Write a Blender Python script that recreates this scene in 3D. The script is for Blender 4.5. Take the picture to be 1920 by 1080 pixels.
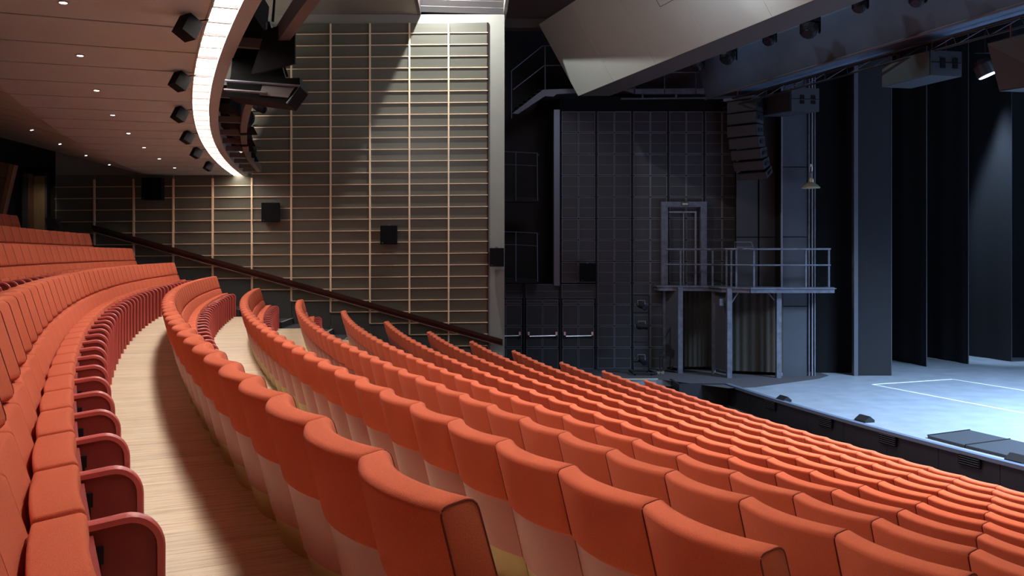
import bpy, bmesh, math, random
from mathutils import Vector, Matrix
random.seed(7)
C = bpy.context.scene.collection
for o in list(bpy.data.objects):
    bpy.data.objects.remove(o)

# ------------------------------------------------------------------ camera, world, exposure, main lights
F, U0, V0, ZC = 1681.5, 877.4, 476.1, 5.0         # focal length and optical centre measured on a 1920x1080 frame, eye height
CX, CY = 57.855, 30.055                           # centre of the curved seat rows in plan
cam_d = bpy.data.cameras.new('camera')
cam_d.sensor_width = 36.0
cam_d.lens = F / 1920 * 36
cam_d.shift_x = (960 - U0) / 1920
cam_d.shift_y = (V0 - 540) / 1920
cam_d.clip_start, cam_d.clip_end = 0.05, 200
cam = bpy.data.objects.new('camera', cam_d); C.objects.link(cam)
cam.location = (0, 0, ZC); cam.rotation_euler = (math.pi / 2, 0, 0)
sc = bpy.context.scene
sc.camera = cam
sc.view_settings.view_transform = 'Standard'
sc.view_settings.look = 'None'
sc.view_settings.gamma = 1
sc.view_settings.use_curve_mapping = False
sc.view_settings.exposure = 0.0
w = bpy.data.worlds.new('dark_house'); sc.world = w; w.use_nodes = True
w.node_tree.nodes['Background'].inputs[0].default_value = (0.9, 0.8, 0.75, 1)
w.node_tree.nodes['Background'].inputs[1].default_value = 0.045

def aim(o, target):
    d = Vector(target) - o.location
    o.rotation_euler = d.to_track_quat('-Z', 'Y').to_euler()
def area(name, loc, target, sx, sy, power, col):
    l = bpy.data.lights.new(name, 'AREA'); l.shape = 'RECTANGLE'; l.size = sx; l.size_y = sy
    l.energy = power; l.color = col
    o = bpy.data.objects.new(name, l); C.objects.link(o); o.location = loc; aim(o, target); return o
def spot(name, loc, target, deg, power, col, blend=.3, r=.05):
    l = bpy.data.lights.new(name, 'SPOT'); l.spot_size = math.radians(deg); l.spot_blend = blend
    l.energy = power; l.color = col; l.shadow_soft_size = r
    o = bpy.data.objects.new(name, l); C.objects.link(o); o.location = loc; aim(o, target); return o
WARM = (1, .95, .88)
# house lights in the high ceiling over the stalls (above the frame)
hl = area('house_light', (4.6, 12.2, ZC + 5.6), (4.4, 11.2, 0), 3.0, 8.5, 900, WARM)
hl.data.spread = math.radians(100)
# ceiling spot grazing the side wall from above
spot('wall_wash_light', (-.80, 20.7, ZC + 6.8), (-.70, 20.9, ZC), 160, 1200, (.97, .98, 1), .1, .04)
spot('wall_top_light', (-.45, 21.75, ZC + 6.1), (-.30, 22.3, ZC + 4.6), 120, 18, (.97, .98, 1), .6, .03)
# blue-white stage lighting hung over the stage
area('stage_light', (16.5, 13.0, ZC + 5.6), (14.5, 15.0, 0), 5, 5, 8200, (.46, .68, 1)).data.spread = math.radians(105)
spot('stage_side_light', (20.0, 21.0, ZC + 4.9), (8.0, 24.5, ZC - 1.0), 75, 950, (.45, .62, 1), .6, .25)
spot('stage_leg_light', (15.9, 27.5, ZC + 6.6), (16.7, 28.5, ZC - 1.0), 30, 6000, (.5, .7, 1), .7, .2)
# soft light from the forestage lighting bridge onto the black side wall and the bulkhead
area('bridge_light', (4.0, 15.5, ZC + 5.4), (6.2, 26.0, ZC - .5), 3, 1.5, 140, (.80, .86, 1))
spot('doorway_fill_light', (-10.6, 21.9, ZC + 1.7), (-10.9, 22.9, ZC + .6), 110, 7, (1, .85, .7), .8, .05)  # added lamp without a fixture, lifts the dark doorway
for y_ in (22, 18.5, 15, 11.5):
    x_ = 2.97 + .31 * (24 - y_) + 1.5
    spot('beam_fill_light', (x_, y_, ZC + 6.6), (x_ + 2.0, y_, ZC + 4.7), 120, 120, (.62, .80, 1), .8, .1)  # added spots hidden behind the bulkhead, brighten the grey beam
area('bulkhead_light', (-1.5, 16.0, ZC + 2.6), (3.4, 20.5, ZC + 5.6), 2.0, 1.0, 62, (1, .96, .92))

# ------------------------------------------------------------------ helpers
def W(u, v, y):
    "point at depth y that the photograph shows at (u, v)"
    return Vector(((u - U0) * y / F, y, ZC + (V0 - v) * y / F))
def P(r, a, z=0):
    "point on the seating circle: radius, angle, height"
    return Vector((CX - r * math.cos(a), CY - r * math.sin(a), z))
def ang_at_y(r, y): return math.asin((CY - y) / r)
def lin(c):
    return tuple(((x / 255) / 12.92 if x / 255 <= .04045 else ((x / 255 + .055) / 1.055) ** 2.4) for x in c) + (1,)

def mat(name, col, rough=.6, metal=0, var=.0, vscale=4, bump=0, bscale=200, sheen=0, stretch=None, emit=None, spec=.5):
    m = bpy.data.materials.new(name); m.use_nodes = True
    nt = m.node_tree; b = nt.nodes['Principled BSDF']
    c = lin(col)
    b.inputs['Base Color'].default_value = c
    b.inputs['Roughness'].default_value = rough
    b.inputs['Metallic'].default_value = metal
    b.inputs['Specular IOR Level'].default_value = spec
    if sheen:
        b.inputs['Sheen Weight'].default_value = sheen
        b.inputs['Sheen Tint'].default_value = (1, .5, .35, 1)
    tc = nt.nodes.new('ShaderNodeTexCoord'); mp = nt.nodes.new('ShaderNodeMapping')
    nt.links.new(tc.outputs['Object'], mp.inputs['Vector'])
    if stretch: mp.inputs['Scale'].default_value = stretch
    if var:
        n = nt.nodes.new('ShaderNodeTexNoise'); n.inputs['Scale'].default_value = vscale
        n.inputs['Detail'].default_value = 5
        nt.links.new(mp.outputs['Vector'], n.inputs['Vector'])
        r = nt.nodes.new('ShaderNodeMapRange')
        r.inputs['From Min'].default_value = .3; r.inputs['From Max'].default_value = .7
        r.inputs['To Min'].default_value = 1 - var; r.inputs['To Max'].default_value = 1 + var
        nt.links.new(n.outputs['Fac'], r.inputs['Value'])
        mx = nt.nodes.new('ShaderNodeVectorMath'); mx.operation = 'SCALE'
        mx.inputs[0].default_value = c[:3]
        nt.links.new(r.outputs['Result'], mx.inputs['Scale'])
        nt.links.new(mx.outputs['Vector'], b.inputs['Base Color'])
    if bump:
        n2 = nt.nodes.new('ShaderNodeTexNoise'); n2.inputs['Scale'].default_value = bscale; n2.inputs['Detail'].default_value = 2
        nt.links.new(mp.outputs['Vector'], n2.inputs['Vector'])
        bp = nt.nodes.new('ShaderNodeBump'); bp.inputs['Strength'].default_value = bump; bp.inputs['Distance'].default_value = .003
        nt.links.new(n2.outputs['Fac'], bp.inputs['Height']); nt.links.new(bp.outputs['Normal'], b.inputs['Normal'])
    if emit:
        b.inputs['Emission Color'].default_value = lin(emit[0]); b.inputs['Emission Strength'].default_value = emit[1]
    return m

FAB = mat('orange_wool', (206, 102, 72), .92, var=.10, vscale=260, bump=.5, bscale=420, sheen=.10, spec=.12)
PINK = mat('salmon_lacquer', (172, 98, 88), .42, var=.04, vscale=6)
BRASS = mat('brass_sheet', (176, 152, 98), .45, .2, var=.05, vscale=8)
REDPAINT = mat('red_arm_panel', (140, 46, 40), .45, var=.03, vscale=5)
REDRIM = mat('red_arm_rim', (200, 92, 86), .38)
PIPING = mat('dark_piping', (112, 38, 26), .9)
HINGE = mat('black_hinge', (40, 38, 48), .35, .6)
SEATPAN = mat('dark_red_shell', (140, 46, 38), .9)
SOFFIT = mat('brown_ceiling_panel', (158, 166, 166), .55, var=.03, vscale=3)
JOINT = mat('dark_joint', (52, 36, 30), .9)
RIM = mat('taupe_rim', (142, 146, 144), .6)
STEELB = mat('brown_steel', (78, 72, 72), .55)
WALLP = mat('grey_green_panel', (84, 84, 74), .38, var=.05, vscale=2, stretch=(.3, 1, 6))
WALLG = mat('grey_green_paint', (124, 124, 114), .7, var=.03, vscale=3)
WALLD = mat('dark_grey_dado', (62, 64, 62), .6, var=.04, vscale=3)
RAILW = mat('pale_oak_rail', (222, 194, 160), .5, var=.08, vscale=6)
HAND = mat('dark_brown_handrail', (58, 40, 38), .25, .5)
BLK = mat('black_paint', (16, 16, 18), .7, var=.06, vscale=3, spec=.3)
BLKM = mat('matt_black', (9, 9, 10), .85, spec=.15)
BLKP = mat('black_acoustic_panel', (37, 36, 39), .55, var=.12, vscale=3)
BLKL = mat('worn_panel_edge', (106, 106, 114), .5, var=.2, vscale=30)
VOID = mat('black_void_wall', (22, 21, 27), .7, var=.25, vscale=1.2)
GREYST = mat('worn_grey_steel', (86, 88, 99), .5, .2, var=.30, vscale=7)
GREYPAN = mat('dark_grey_infill', (60, 62, 70), .6, var=.08, vscale=5)
BRNPAN = mat('brown_black_panel', (40, 36, 38), .6, var=.06, vscale=4)
PILLAR = mat('blue_grey_pillar', (48, 50, 58), .6, var=.08, vscale=2)
BEIGE = mat('beige_bulkhead', (134, 138, 132), .75, var=.02, vscale=2)
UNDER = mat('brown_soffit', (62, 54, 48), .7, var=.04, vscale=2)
BRIDGE = mat('grey_bridge', (66, 78, 94), .6, var=.16, vscale=1.4)
STAGE = mat('blue_black_stage', (118, 124, 132), .42, var=.12, vscale=2.2, bump=.15, bscale=8)
CARPET = mat('brown_black_carpet', (52, 48, 52), .95, var=.08, vscale=30)
LIPM = mat('stage_front_black', (25, 25, 31), .5, var=.15, vscale=2)
LIPT = mat('stage_edge_trim', (90, 100, 118), .4, .2)
TAPE = mat('white_tape', (225, 228, 232), .7)
CURT = mat('black_drape', (15, 16, 20), .95, var=.1, vscale=3)
CURTB = mat('brown_drape', (54, 48, 39), .95, var=.2, vscale=20, stretch=(3, 3, .4))
GRILLE = mat('speaker_grille', (62, 74, 74), .6, var=.1, vscale=300)
CAB = mat('speaker_cabinet', (40, 42, 46), .55, var=.05, vscale=6)
SPKBLK = mat('black_speaker', (8, 8, 8), .85, spec=.2)
WOODD = mat('brown_wood', (118, 84, 62), .5, var=.25, vscale=3, stretch=(4, 4, .5))
LAMPM = mat('brass_lamp_metal', (190, 180, 152), .35, .4)
WHITEP = mat('chrome_bar', (215, 218, 225), .25, .6)
DOORM = mat('grey_door', (70, 68, 72), .6)
NOSE = mat('pale_nosing', (150, 145, 130), .6)
STRIP = mat('strip_glow', (255, 244, 236), .6, emit=((255, 246, 240), 54))
LENS = mat('downlight_glow', (255, 250, 244), .5, emit=((255, 246, 238), 9))
BEAMG = mat('blue_lens_glow', (230, 240, 255), .5, emit=((190, 220, 255), 6))
SLAT = mat('strip_louvre', (120, 92, 76), .6)

def wood_mat():
    m = bpy.data.materials.new('pale_bamboo'); m.use_nodes = True
    nt = m.node_tree; b = nt.nodes['Principled BSDF']
    b.inputs['Roughness'].default_value = .5
    tc = nt.nodes.new('ShaderNodeTexCoord'); mp = nt.nodes.new('ShaderNodeMapping')
    nt.links.new(tc.outputs['Object'], mp.inputs['Vector'])
    mp.inputs['Scale'].default_value = (1.1, 26, 1)
    oi = nt.nodes.new('ShaderNodeObjectInfo')
    ad = nt.nodes.new('ShaderNodeVectorMath'); ad.operation = 'ADD'
    sc2 = nt.nodes.new('ShaderNodeVectorMath'); sc2.operation = 'SCALE'; sc2.inputs[0].default_value = (37, 91, 13)
    nt.links.new(oi.outputs['Random'], sc2.inputs['Scale'])
    nt.links.new(mp.outputs['Vector'], ad.inputs[0]); nt.links.new(sc2.outputs['Vector'], ad.inputs[1])
    n = nt.nodes.new('ShaderNodeTexNoise'); n.inputs['Scale'].default_value = 2.2; n.inputs['Detail'].default_value = 8; n.inputs['Roughness'].default_value = .7
    nt.links.new(ad.outputs['Vector'], n.inputs['Vector'])
    cr = nt.nodes.new('ShaderNodeValToRGB')
    e = cr.color_ramp.elements
    e[0].position = .26; e[0].color = lin((180, 138, 98))
    e[1].position = .74; e[1].color = lin((246, 234, 206))
    e2 = cr.color_ramp.elements.new(.50); e2.color = lin((232, 213, 178))
    nt.links.new(n.outputs['Fac'], cr.inputs['Fac'])
    mr = nt.nodes.new('ShaderNodeMapRange'); mr.inputs['To Min'].default_value = .9; mr.inputs['To Max'].default_value = 1.04
    nt.links.new(oi.outputs['Random'], mr.inputs['Value'])
    sm = nt.nodes.new('ShaderNodeVectorMath'); sm.operation = 'SCALE'
    nt.links.new(cr.outputs['Color'], sm.inputs[0]); nt.links.new(mr.outputs['Result'], sm.inputs['Scale'])
    nt.links.new(sm.outputs['Vector'], b.inputs['Base Color'])
    return m
BAMBOO = wood_mat()

ORG = {}
def tag(o, label=None, cat=None, group=None, kind=None):
    if label: o['label'] = label
    if cat: o['category'] = cat
    if group: o['group'] = group
    if kind: o['kind'] = kind
    return o
def thing(name, label, cat, loc, group=None):
    o = bpy.data.objects.new(name, None); C.objects.link(o)
    o.location = loc; o.empty_display_size = .1; ORG[o.name] = Vector(loc)
    return tag(o, label, cat, group)

class MB:
    def __init__(s): s.v = []; s.f = []; s.mi = []; s.cur = 0
    def mesh(s, name, mats, origin=(0, 0, 0), smooth=False, split=35):
        me = bpy.data.meshes.new(name)
        o = Vector(origin)
        me.from_pydata([tuple(Vector(p) - o) for p in s.v], [], s.f)
        for m in (mats if isinstance(mats, (list, tuple)) else [mats]): me.materials.append(m)
        me.polygons.foreach_set('material_index', s.mi)
        bm = bmesh.new(); bm.from_mesh(me); bmesh.ops.recalc_face_normals(bm, faces=bm.faces)
        if smooth:
            for f in bm.faces: f.smooth = True
            lim = math.radians(split)
            for e in bm.edges:
                if len(e.link_faces) == 2 and e.calc_face_angle(0) > lim: e.smooth = False
        bm.to_mesh(me); bm.free()
        return me
    def build(s, name, mats, parent=None, smooth=False, kind=None, origin=None):
        if parent is not None: og = ORG[parent.name]
        else:
            if origin is None:
                xs, ys, zs = zip(*[tuple(p) for p in s.v])
                origin = ((min(xs) + max(xs)) / 2, (min(ys) + max(ys)) / 2, min(zs))
            og = Vector(origin)
        o = bpy.data.objects.new(name, s.mesh(name, mats, og, smooth)); C.objects.link(o)
        if parent is not None: o.parent = parent
        else: o.location = og
        ORG[o.name] = og
        if kind: o['kind'] = kind
        return o
    def face(s, idx): s.f.append(tuple(idx)); s.mi.append(s.cur)
    def hexa(s, p):
        "8 points: bottom ring 0-3, top ring 4-7"
        n = len(s.v); s.v += [Vector(q) for q in p]
        for q in ((0, 3, 2, 1), (4, 5, 6, 7), (0, 1, 5, 4), (1, 2, 6, 5), (2, 3, 7, 6), (3, 0, 4, 7)): s.face([n + i for i in q])
        return s
    def box(s, x0, x1, y0, y1, z0, z1):
        return s.hexa([(x0, y0, z0), (x1, y0, z0), (x1, y1, z0), (x0, y1, z0), (x0, y0, z1), (x1, y0, z1), (x1, y1, z1), (x0, y1, z1)])
    def obox(s, c, sx, sy, sz, R=None):
        c = Vector(c); R = R or Matrix.Identity(3)
        pts = []
        for z in (-1, 1):
            for x, y in ((-1, -1), (1, -1), (1, 1), (-1, 1)):
                pts.append(c + R @ Vector((x * sx / 2, y * sy / 2, z * sz / 2)))
        return s.hexa(pts)
    def prism(s, poly, vec):
        "3D polygon extruded by vec"
        vec = Vector(vec); n = len(s.v); k = len(poly)
        s.v += [Vector(p) for p in poly] + [Vector(p) + vec for p in poly]
        s.face([n + i for i in range(k)][::-1]); s.face([n + k + i for i in range(k)])
        for i in range(k):
            j = (i + 1) % k; s.face([n + i, n + j, n + k + j, n + k + i])
        return s
    def slab(s, poly2, z0, z1):
        return s.prism([(p[0], p[1], z0) for p in poly2], (0, 0, z1 - z0))
    def tube(s, pts, r, n=8, closed=False):
        pts = [Vector(p) for p in pts]; base = len(s.v); k = len(pts)
        for i, p in enumerate(pts):
            a = pts[i - 1] if (i or closed) else p; b = pts[(i + 1) % k] if (i < k - 1 or closed) else p
            d = (b - a).normalized()
            up = Vector((0, 0, 1)) if abs(d.z) < .95 else Vector((1, 0, 0))
            x = d.cross(up).normalized(); y = x.cross(d)
            for j in range(n):
                t = 2 * math.pi * j / n
                s.v.append(p + (x * math.cos(t) + y * math.sin(t)) * r)
        m = k if closed else k - 1
        for i in range(m):
            for j in range(n):
                a = base + i * n + j; b = base + i * n + (j + 1) % n
                c = base + ((i + 1) % k) * n
                s.face([a, b, c + (j + 1) % n, c + j])
        if not closed:
            s.face([base + j for j in range(n)][::-1]); s.face([base + (k - 1) * n + j for j in range(n)])
        return s
    def lathe(s, c, prof, n=16, axis=(0, 0, 1)):
        "profile of (radius, height) turned round an axis through c"
        c = Vector(c); ax = Vector(axis).normalized()
        up = Vector((0, 0, 1)) if abs(ax.z) < .95 else Vector((1, 0, 0))
        x = ax.cross(up).normalized(); y = ax.cross(x); base = len(s.v)
        for r, h in prof:
            for j in range(n):
                t = 2 * math.pi * j / n
                s.v.append(c + ax * h + (x * math.cos(t) + y * math.sin(t)) * max(r, 1e-4))
        for i in range(len(prof) - 1):
            for j in range(n):
                s.face([base + i * n + j, base + i * n + (j + 1) % n, base + (i + 1) * n + (j + 1) % n, base + (i + 1) * n + j])
        s.face([base + j for j in range(n)][::-1]); s.face([base + (len(prof) - 1) * n + j for j in range(n)])
        return s
    def sector(s, r0, r1, z0, z1, y_far, a1, n=48, z0b=None, z1b=None):
        "ring piece round the hall's centre, from the far side (depth y_far) to angle a1; z?b = heights at r1"
        z0b = z0 if z0b is None else z0b; z1b = z1 if z1b is None else z1b
        base = len(s.v)
        for i in range(n + 1):
            for r, za, zb in ((r0, z0, z1), (r1, z0b, z1b)):
                a0 = ang_at_y(r, y_far); a = a0 + (a1 - a0) * i / n
                s.v.append(P(r, a, za)); s.v.append(P(r, a, zb))
        for i in range(n):
            b = base + i * 4; c = b + 4
            for q in ((b, b + 1, c + 1, c), (b + 2, c + 2, c + 3, b + 3), (b + 1, b + 3, c + 3, c + 1), (b, c, c + 2, b + 2)): s.face(q)
        s.face((base, base + 2, base + 3, base + 1)); e = base + n * 4; s.face((e, e + 1, e + 3, e + 2))
        return s
def fillet(pts, rads, n=4):
    out = []; k = len(pts)
    for i in range(k):
        p = Vector(pts[i]); a = Vector(pts[i - 1]); b = Vector(pts[(i + 1) % k]); r = rads[i]
        if r <= 0: out.append(p); continue
        u = (a - p).normalized(); v = (b - p).normalized()
        th = u.angle(v); d = min(r / math.tan(th / 2), (a - p).length * .48, (b - p).length * .48)
        rr = d * math.tan(th / 2)
        c = p + (u + v).normalized() * (rr / math.sin(th / 2))
        s0 = p + u * d - c; s1 = p + v * d - c
        ang = s0.angle(s1)
        for j in range(n + 1):
            t = j / n
            q = s0 * (math.sin((1 - t) * ang) / math.sin(ang)) + s1 * (math.sin(t * ang) / math.sin(ang))
            out.append(c + q)
    return out

# ------------------------------------------------------------------ seating data (metres; H = drop from the eye to the top of the backs)
R0, DR, PITCH, HB = 64.42, .985, .52, .935
H = {-4: -.80, -3: -.4576, -2: -.1187, -1: .2116, 0: .5226, 1: .7989, 2: 1.0628, 3: 1.3213, 4: 1.5711, 5: 1.8116, 6: 2.0440, 7: 2.2707, 8: 2.4884, 9: 2.7003, 10: 2.9232}
TH = {0: .45322, 1: .45141, 2: .44941, 3: .4385, 4: .4275, 5: .41616, 6: .40402, 7: .39161, 8: .37886, 9: .36518, 10: .35144}
YE = 20.84
def RT(i): return R0 - DR * i
def FZ(i): return ZC - H[i] - HB if i in H else FZ(-4) + .36
STZ = ZC - 3.34                                    # stage level
YW, YB = 22.3, 26.0                                # auditorium side wall, black stage side wall

# ------------------------------------------------------------------ floors
FR = FZ(10)
floor = MB().sector(51.0, RT(10) - .10, FR - .4, FR, YW, .50).build('floor', CARPET, kind='structure')
def riser(i): return RT(i) - .165
for i in range(-4, 11):
    r_in = riser(i + 1) if i < 10 else RT(10) - .6
    r_out = riser(i) if i > -4 else 71.5
    o = MB().sector(r_in, r_out, FR - .4, FZ(i) - (.02 if i in (-1, 0, 1) else 0), YE + .04, .50).build('floor', BAMBOO if i < 3 else CARPET, kind='structure')
    o['label'] = 'pale wooden seating tier' if i < 3 else 'dark carpeted seating tier'
    if i in (-1, 0, 1):
        # gangway boards laid across the tier
        bw = .118; r_mid = (r_in + r_out) / 2
        dpl = .985 - .006
        m = MB(); hw = bw / 2 - .0008
        m.box(-.36, .66, -hw, hw, -.02, 0)      # local x = towards the stage from radius r_in+.64
        me = m.mesh('board', BAMBOO)
        n = int((.485 - ang_at_y(r_mid, YE)) * r_mid / bw)
        n = min(n, 168)
        for k in range(n):
            a = ang_at_y(r_mid, YE) + (k + .5) * bw / r_mid
            b = bpy.data.objects.new('board', me); C.objects.link(b); b.parent = o
            rc = r_in + .66
            b.location = P(rc, a, FZ(i)) - ORG[o.name]; b.rotation_euler = (0, 0, a)
# stepped side aisle between row ends and wall
for i in range(-4, 11):
    st = thing('stair_step', None, None, P(RT(i), ang_at_y(RT(i), 21.5), FZ(i) - .3)); del_keys = [k for k in ('label', 'category') if k in st]
    st['kind'] = 'structure'; st.name = 'floor'
    ORG[st.name] = Vector(st.location)
    xb = (P(riser(i), ang_at_y(riser(i), 21.5)).x if i > -4 else -16); xf = P(riser(i + 1), ang_at_y(riser(i + 1), 21.5)).x
    xm = xb + (xf - xb) * .5 if i > -4 else xf - .5
    up = (FZ(i - 1) if i > -4 else FZ(i)); half = (FZ(i) + up) / 2
    lo = FR - .4
    MB().box(xb, xm, YE + .07, YW, lo, half).build('upper_tread', CARPET, st)
    MB().box(xm, xf, YE + .07, YW, lo, FZ(i)).build('lower_tread', CARPET, st)
    MB().box(xm - .04, xm + .004, YE + .07, YW, half, half + .008).build('nosing', NOSE, st)
    MB().box(xf - .04, xf + .004, YE + .07, YW, FZ(i), FZ(i) + .008).build('nosing', NOSE, st)

# stage
def arc_pts(r, a0, a1, n=24): return [P(r, a0 + (a1 - a0) * i / n) for i in range(n + 1)]
a_l = ang_at_y(51.7, 22.9)
poly = arc_pts(51.7, a_l, .56, 40)
stage_poly = [(p.x, p.y) for p in poly] + [(30, poly[-1].y), (30, 37), (3.0, 37), (3.0, 24.0), (5.0, 23.8), (poly[0].x, 23.1)]
stage = MB().slab(stage_poly, FR - .4, STZ).build('floor', STAGE, kind='structure')
stage['label'] = 'blue-lit dark stage floor'
tag(MB().slab([(2.0, 23.85), (5.05, 23.85), (6.45, 22.3), (7.2, 22.45), (9.4, 24.0), (9.9, 24.6), (9.9, YB), (2.0, YB)], STZ, STZ + .006).build('carpet', CARPET), 'dark brown carpet beside the stage under the steel balcony', 'carpet')
# stage front
lip = thing('stage_apron_wall', 'curved black stage front with vent panels behind the front row', 'stage front', P(51.7, .32, FR))
m = MB(); segs = 15; aa = [a_l + (.50 - a_l) * i / segs for i in range(segs + 1)]
for i in range(segs):
    mm = MB()
    p0, p1 = P(51.735, aa[i] + .0001), P(51.735, aa[i + 1] - .0001); q0, q1 = P(51.705, aa[i]), P(51.705, aa[i + 1])
    mm.slab([(p0.x, p0.y), (p1.x, p1.y), (q1.x, q1.y), (q0.x, q0.y)], FR, STZ - .03)
    mm.build('front_panel', LIPM, lip)
MB().sector(51.66, 51.78, STZ - .03, STZ + .035, 22.9, .50, 60).build('edge_trim', LIPT, lip)
for (u, v) in ((1445, 759), (1548, 791), (1665, 824), (1818, 863)):
    # intersection of the sight line with the front
    best = min((abs(P(51.76, a).x / P(51.76, a).y - (u - U0) / F), a) for a in [a_l + k * .0002 for k in range(900)])[1]
    c = P(51.76, best); z = ZC + (V0 - v) * c.y / F
    Rm = Matrix.Rotation(best, 3, 'Z')
    vn = MB().obox(c + Vector((0, 0, z)), .03, .44, .20, Rm).build('vent', BLKM, lip)
    g = MB()
    for k in range(5): g.obox(c + Rm @ Vector((-.02, 0, 0)) + Vector((0, 0, z - .075 + .0375 * k)), .012, .40, .008, Rm)
    g.build('louvre', GREYPAN, vn)
# tape
tp = MB(); A = Vector((10.34, 22.94)); B = Vector((12.9, 23.9)); d1 = Vector((.7, -2)) * 4; d2 = Vector((1.31, -4.14)) * 2.4
def strip(p, q, wd=.045):
    d = (q - p).normalized(); nn = Vector((-d.y, d.x)) * wd / 2
    tp.slab([p - nn, q - nn, q + nn, p + nn], STZ, STZ + .0035)
strip(A, B); strip(B, B + d1); strip(A, A + d2)
tag(tp.build('floor_tape', TAPE), 'white tape rectangle marked out on the blue-lit stage floor', 'tape')
for q, lb in (([(8.33, 16.25), (9.38, 16.76), (9.62, 15.95), (8.55, 15.45)], 'dark grey floor plate on the stage, left one of two by the edge'),
              ([(8.56, 15.43), (9.63, 15.93), (9.9, 15.0), (8.85, 14.55)], 'dark grey floor plate on the stage, right one of two by the edge')):
    pl = thing('floor_plate', lb, 'plate', (q[0][0], q[0][1], STZ), 'dark plates on the stage')
    MB().slab(q, STZ, STZ + .05).build('slab', CAB, pl)
    MB().tube([(q[0][0], q[0][1], STZ + .055), (q[1][0], q[1][1], STZ + .055)], .012, 6).build('edge_bar', BLKM, pl)
for (u, v), lb in zip(((1468, 752), (1620, 790), (1908, 866)), ('small black wedge monitor at the stage edge, farthest from camera', 'small black wedge monitor at the stage edge, middle of three', 'small black wedge monitor at the stage edge by right frame edge')):
    y = 3.34 * F / (v - V0); c = Vector(((u - U0) * y / F, y, STZ))
    best = math.atan2(CY - y, CX - c.x); Rm = Matrix.Rotation(best, 3, 'Z')
    t = thing('stage_monitor', lb, 'speaker', c, 'wedge monitors on the stage edge')
    mm = MB(); pr = [(-.10, 0), (.12, 0), (.12, .05), (.02, .12), (-.10, .03)]
    mm.prism([c + Rm @ Vector((x, -.16, z)) for x, z in pr], Rm @ Vector((0, .32, 0)))
    bd = mm.build('cabinet', BLK, t)
    MB().obox(c + Rm @ Vector((.072, 0, .088)), .006, .28, .09, Rm @ Matrix.Rotation(-math.radians(51), 3, 'Y')).build('grille', BLKM, t)

# ------------------------------------------------------------------ auditorium side wall
SK = .009
def wx(u): return (u - U0) * YW / F
def wz(v, u=913): return ZC + (V0 - v - SK * (913 - u)) * YW / F
wall = MB().box(wx(104), wx(945), YW, YW + .5, 0, wz(27)).build('wall_side', WALLG, kind='structure')
us = [914.5, 841.3, 768, 694.2, 620.5, 547, 473.3, 400, 326.3, 252.4, 178.6, 105]
YP = YW - .02
for j in range(11):
    uL, uR = us[j + 1], us[j]
    top = 0 if j < 6 else 13
    bot = 27 - j
    for r in range(top, bot + 1):
        v0 = 62 + 21.69 * (r - 1) if r else 43; v1 = 62 + 21.69 * r
        xl, xr = wx(uL) + .02, wx(uR) - .02
        p = [(xl, YP + .004, wz(v1, uL)), (xr, YP + .004, wz(v1, uR)), (xr, YW, wz(v1, uR)), (xl, YW, wz(v1, uL)),
             (xl, YP - .018, wz(v0, uL)), (xr, YP - .018, wz(v0, uR)), (xr, YW, wz(v0, uR)), (xl, YW, wz(v0, uL))]
        MB().hexa(p).build('panel', WALLP, wall)
        rl = MB(); z0, z1 = wz(v1, uL), wz(v1, uR)
        rl.hexa([(xl - .02, YP - .055, z0 - .009), (xr + .02, YP - .055, z1 - .009), (xr + .02, YP, z1 - .009), (xl - .02, YP, z0 - .009),
                 (xl - .02, YP - .055, z0 + .007), (xr + .02, YP - .055, z1 + .007), (xr + .02, YP, z1 + .007), (xl - .02, YP, z0 + .007)])
        rl.build('rail', RAILW, wall)
for j in range(0, 11):
    u = us[j + 1] if j < 10 else None
    if u is None: break
    vt = 43 if j < 5 else 330
    MB().box(wx(u) - .02, wx(u) + .02, YP - .062, YP, wz(62 + 21.69 * (27 - j), u), wz(vt, u)).build('upright', RAILW, wall)
MB().box(wx(914.5) - .02, wx(914.5) + .015, YP - .03, YP, wz(648), wz(43)).build('upright', HAND, wall)
# dado panels below the grid
for j in range(11):
    MB().box(wx(us[j + 1]) + .006, wx(us[j]) - .006, YP, YW, FR, wz(62 + 21.69 * (27 - j), us[j]) - .035).build('dado_panel', WALLD, wall)
# slim pale margin where the wall ends
MB().box(wx(945) - .006, wx(945) + .012, YW - .01, YW + .5, 0, wz(27)).build('trim_1', WALLG, kind='structure')
# handrail
hr = thing('handrail', 'long dark brown handrail sloping down along the panelled side wall', 'handrail', (wx(560), YW - .12, ZC - .5))
a, b = (wx(178), ZC + (V0 - 425) * (YW - .1) / F), (wx(942), ZC + (V0 - 639) * (YW - .1) / F)
def hb(name, dz0, dz1, y0, y1, m):
    mm = MB(); mm.hexa([(a[0], y0, a[1] + dz0), (b[0], y0, b[1] + dz0), (b[0], y1, b[1] + dz0), (a[0], y1, a[1] + dz0),
                        (a[0], y0, a[1] + dz1), (b[0], y0, b[1] + dz1), (b[0], y1, b[1] + dz1), (a[0], y1, a[1] + dz1)])
    return mm.build(name, m, hr)
hb('rail', -.035, .045, YW - .20, YW - .12, HAND)
hb('lower_lip', -.13, -.115, YW - .24, YW - .13, mat('highlight_brown_lip', (122, 98, 92), .3, .5))  # paler brown paints in the highlight along the lower lip
hb('back_plate', -.12, -.03, YW - .12, YW - .105, HAND)
for k in range(10):
    t = (k + .5) / 10; x = a[0] + (b[0] - a[0]) * t; z = a[1] + (b[1] - a[1]) * t
    MB().box(x - .02, x + .02, YW - .11, YW - .07, z - .12, z).build('bracket', HAND, hr)

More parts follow.
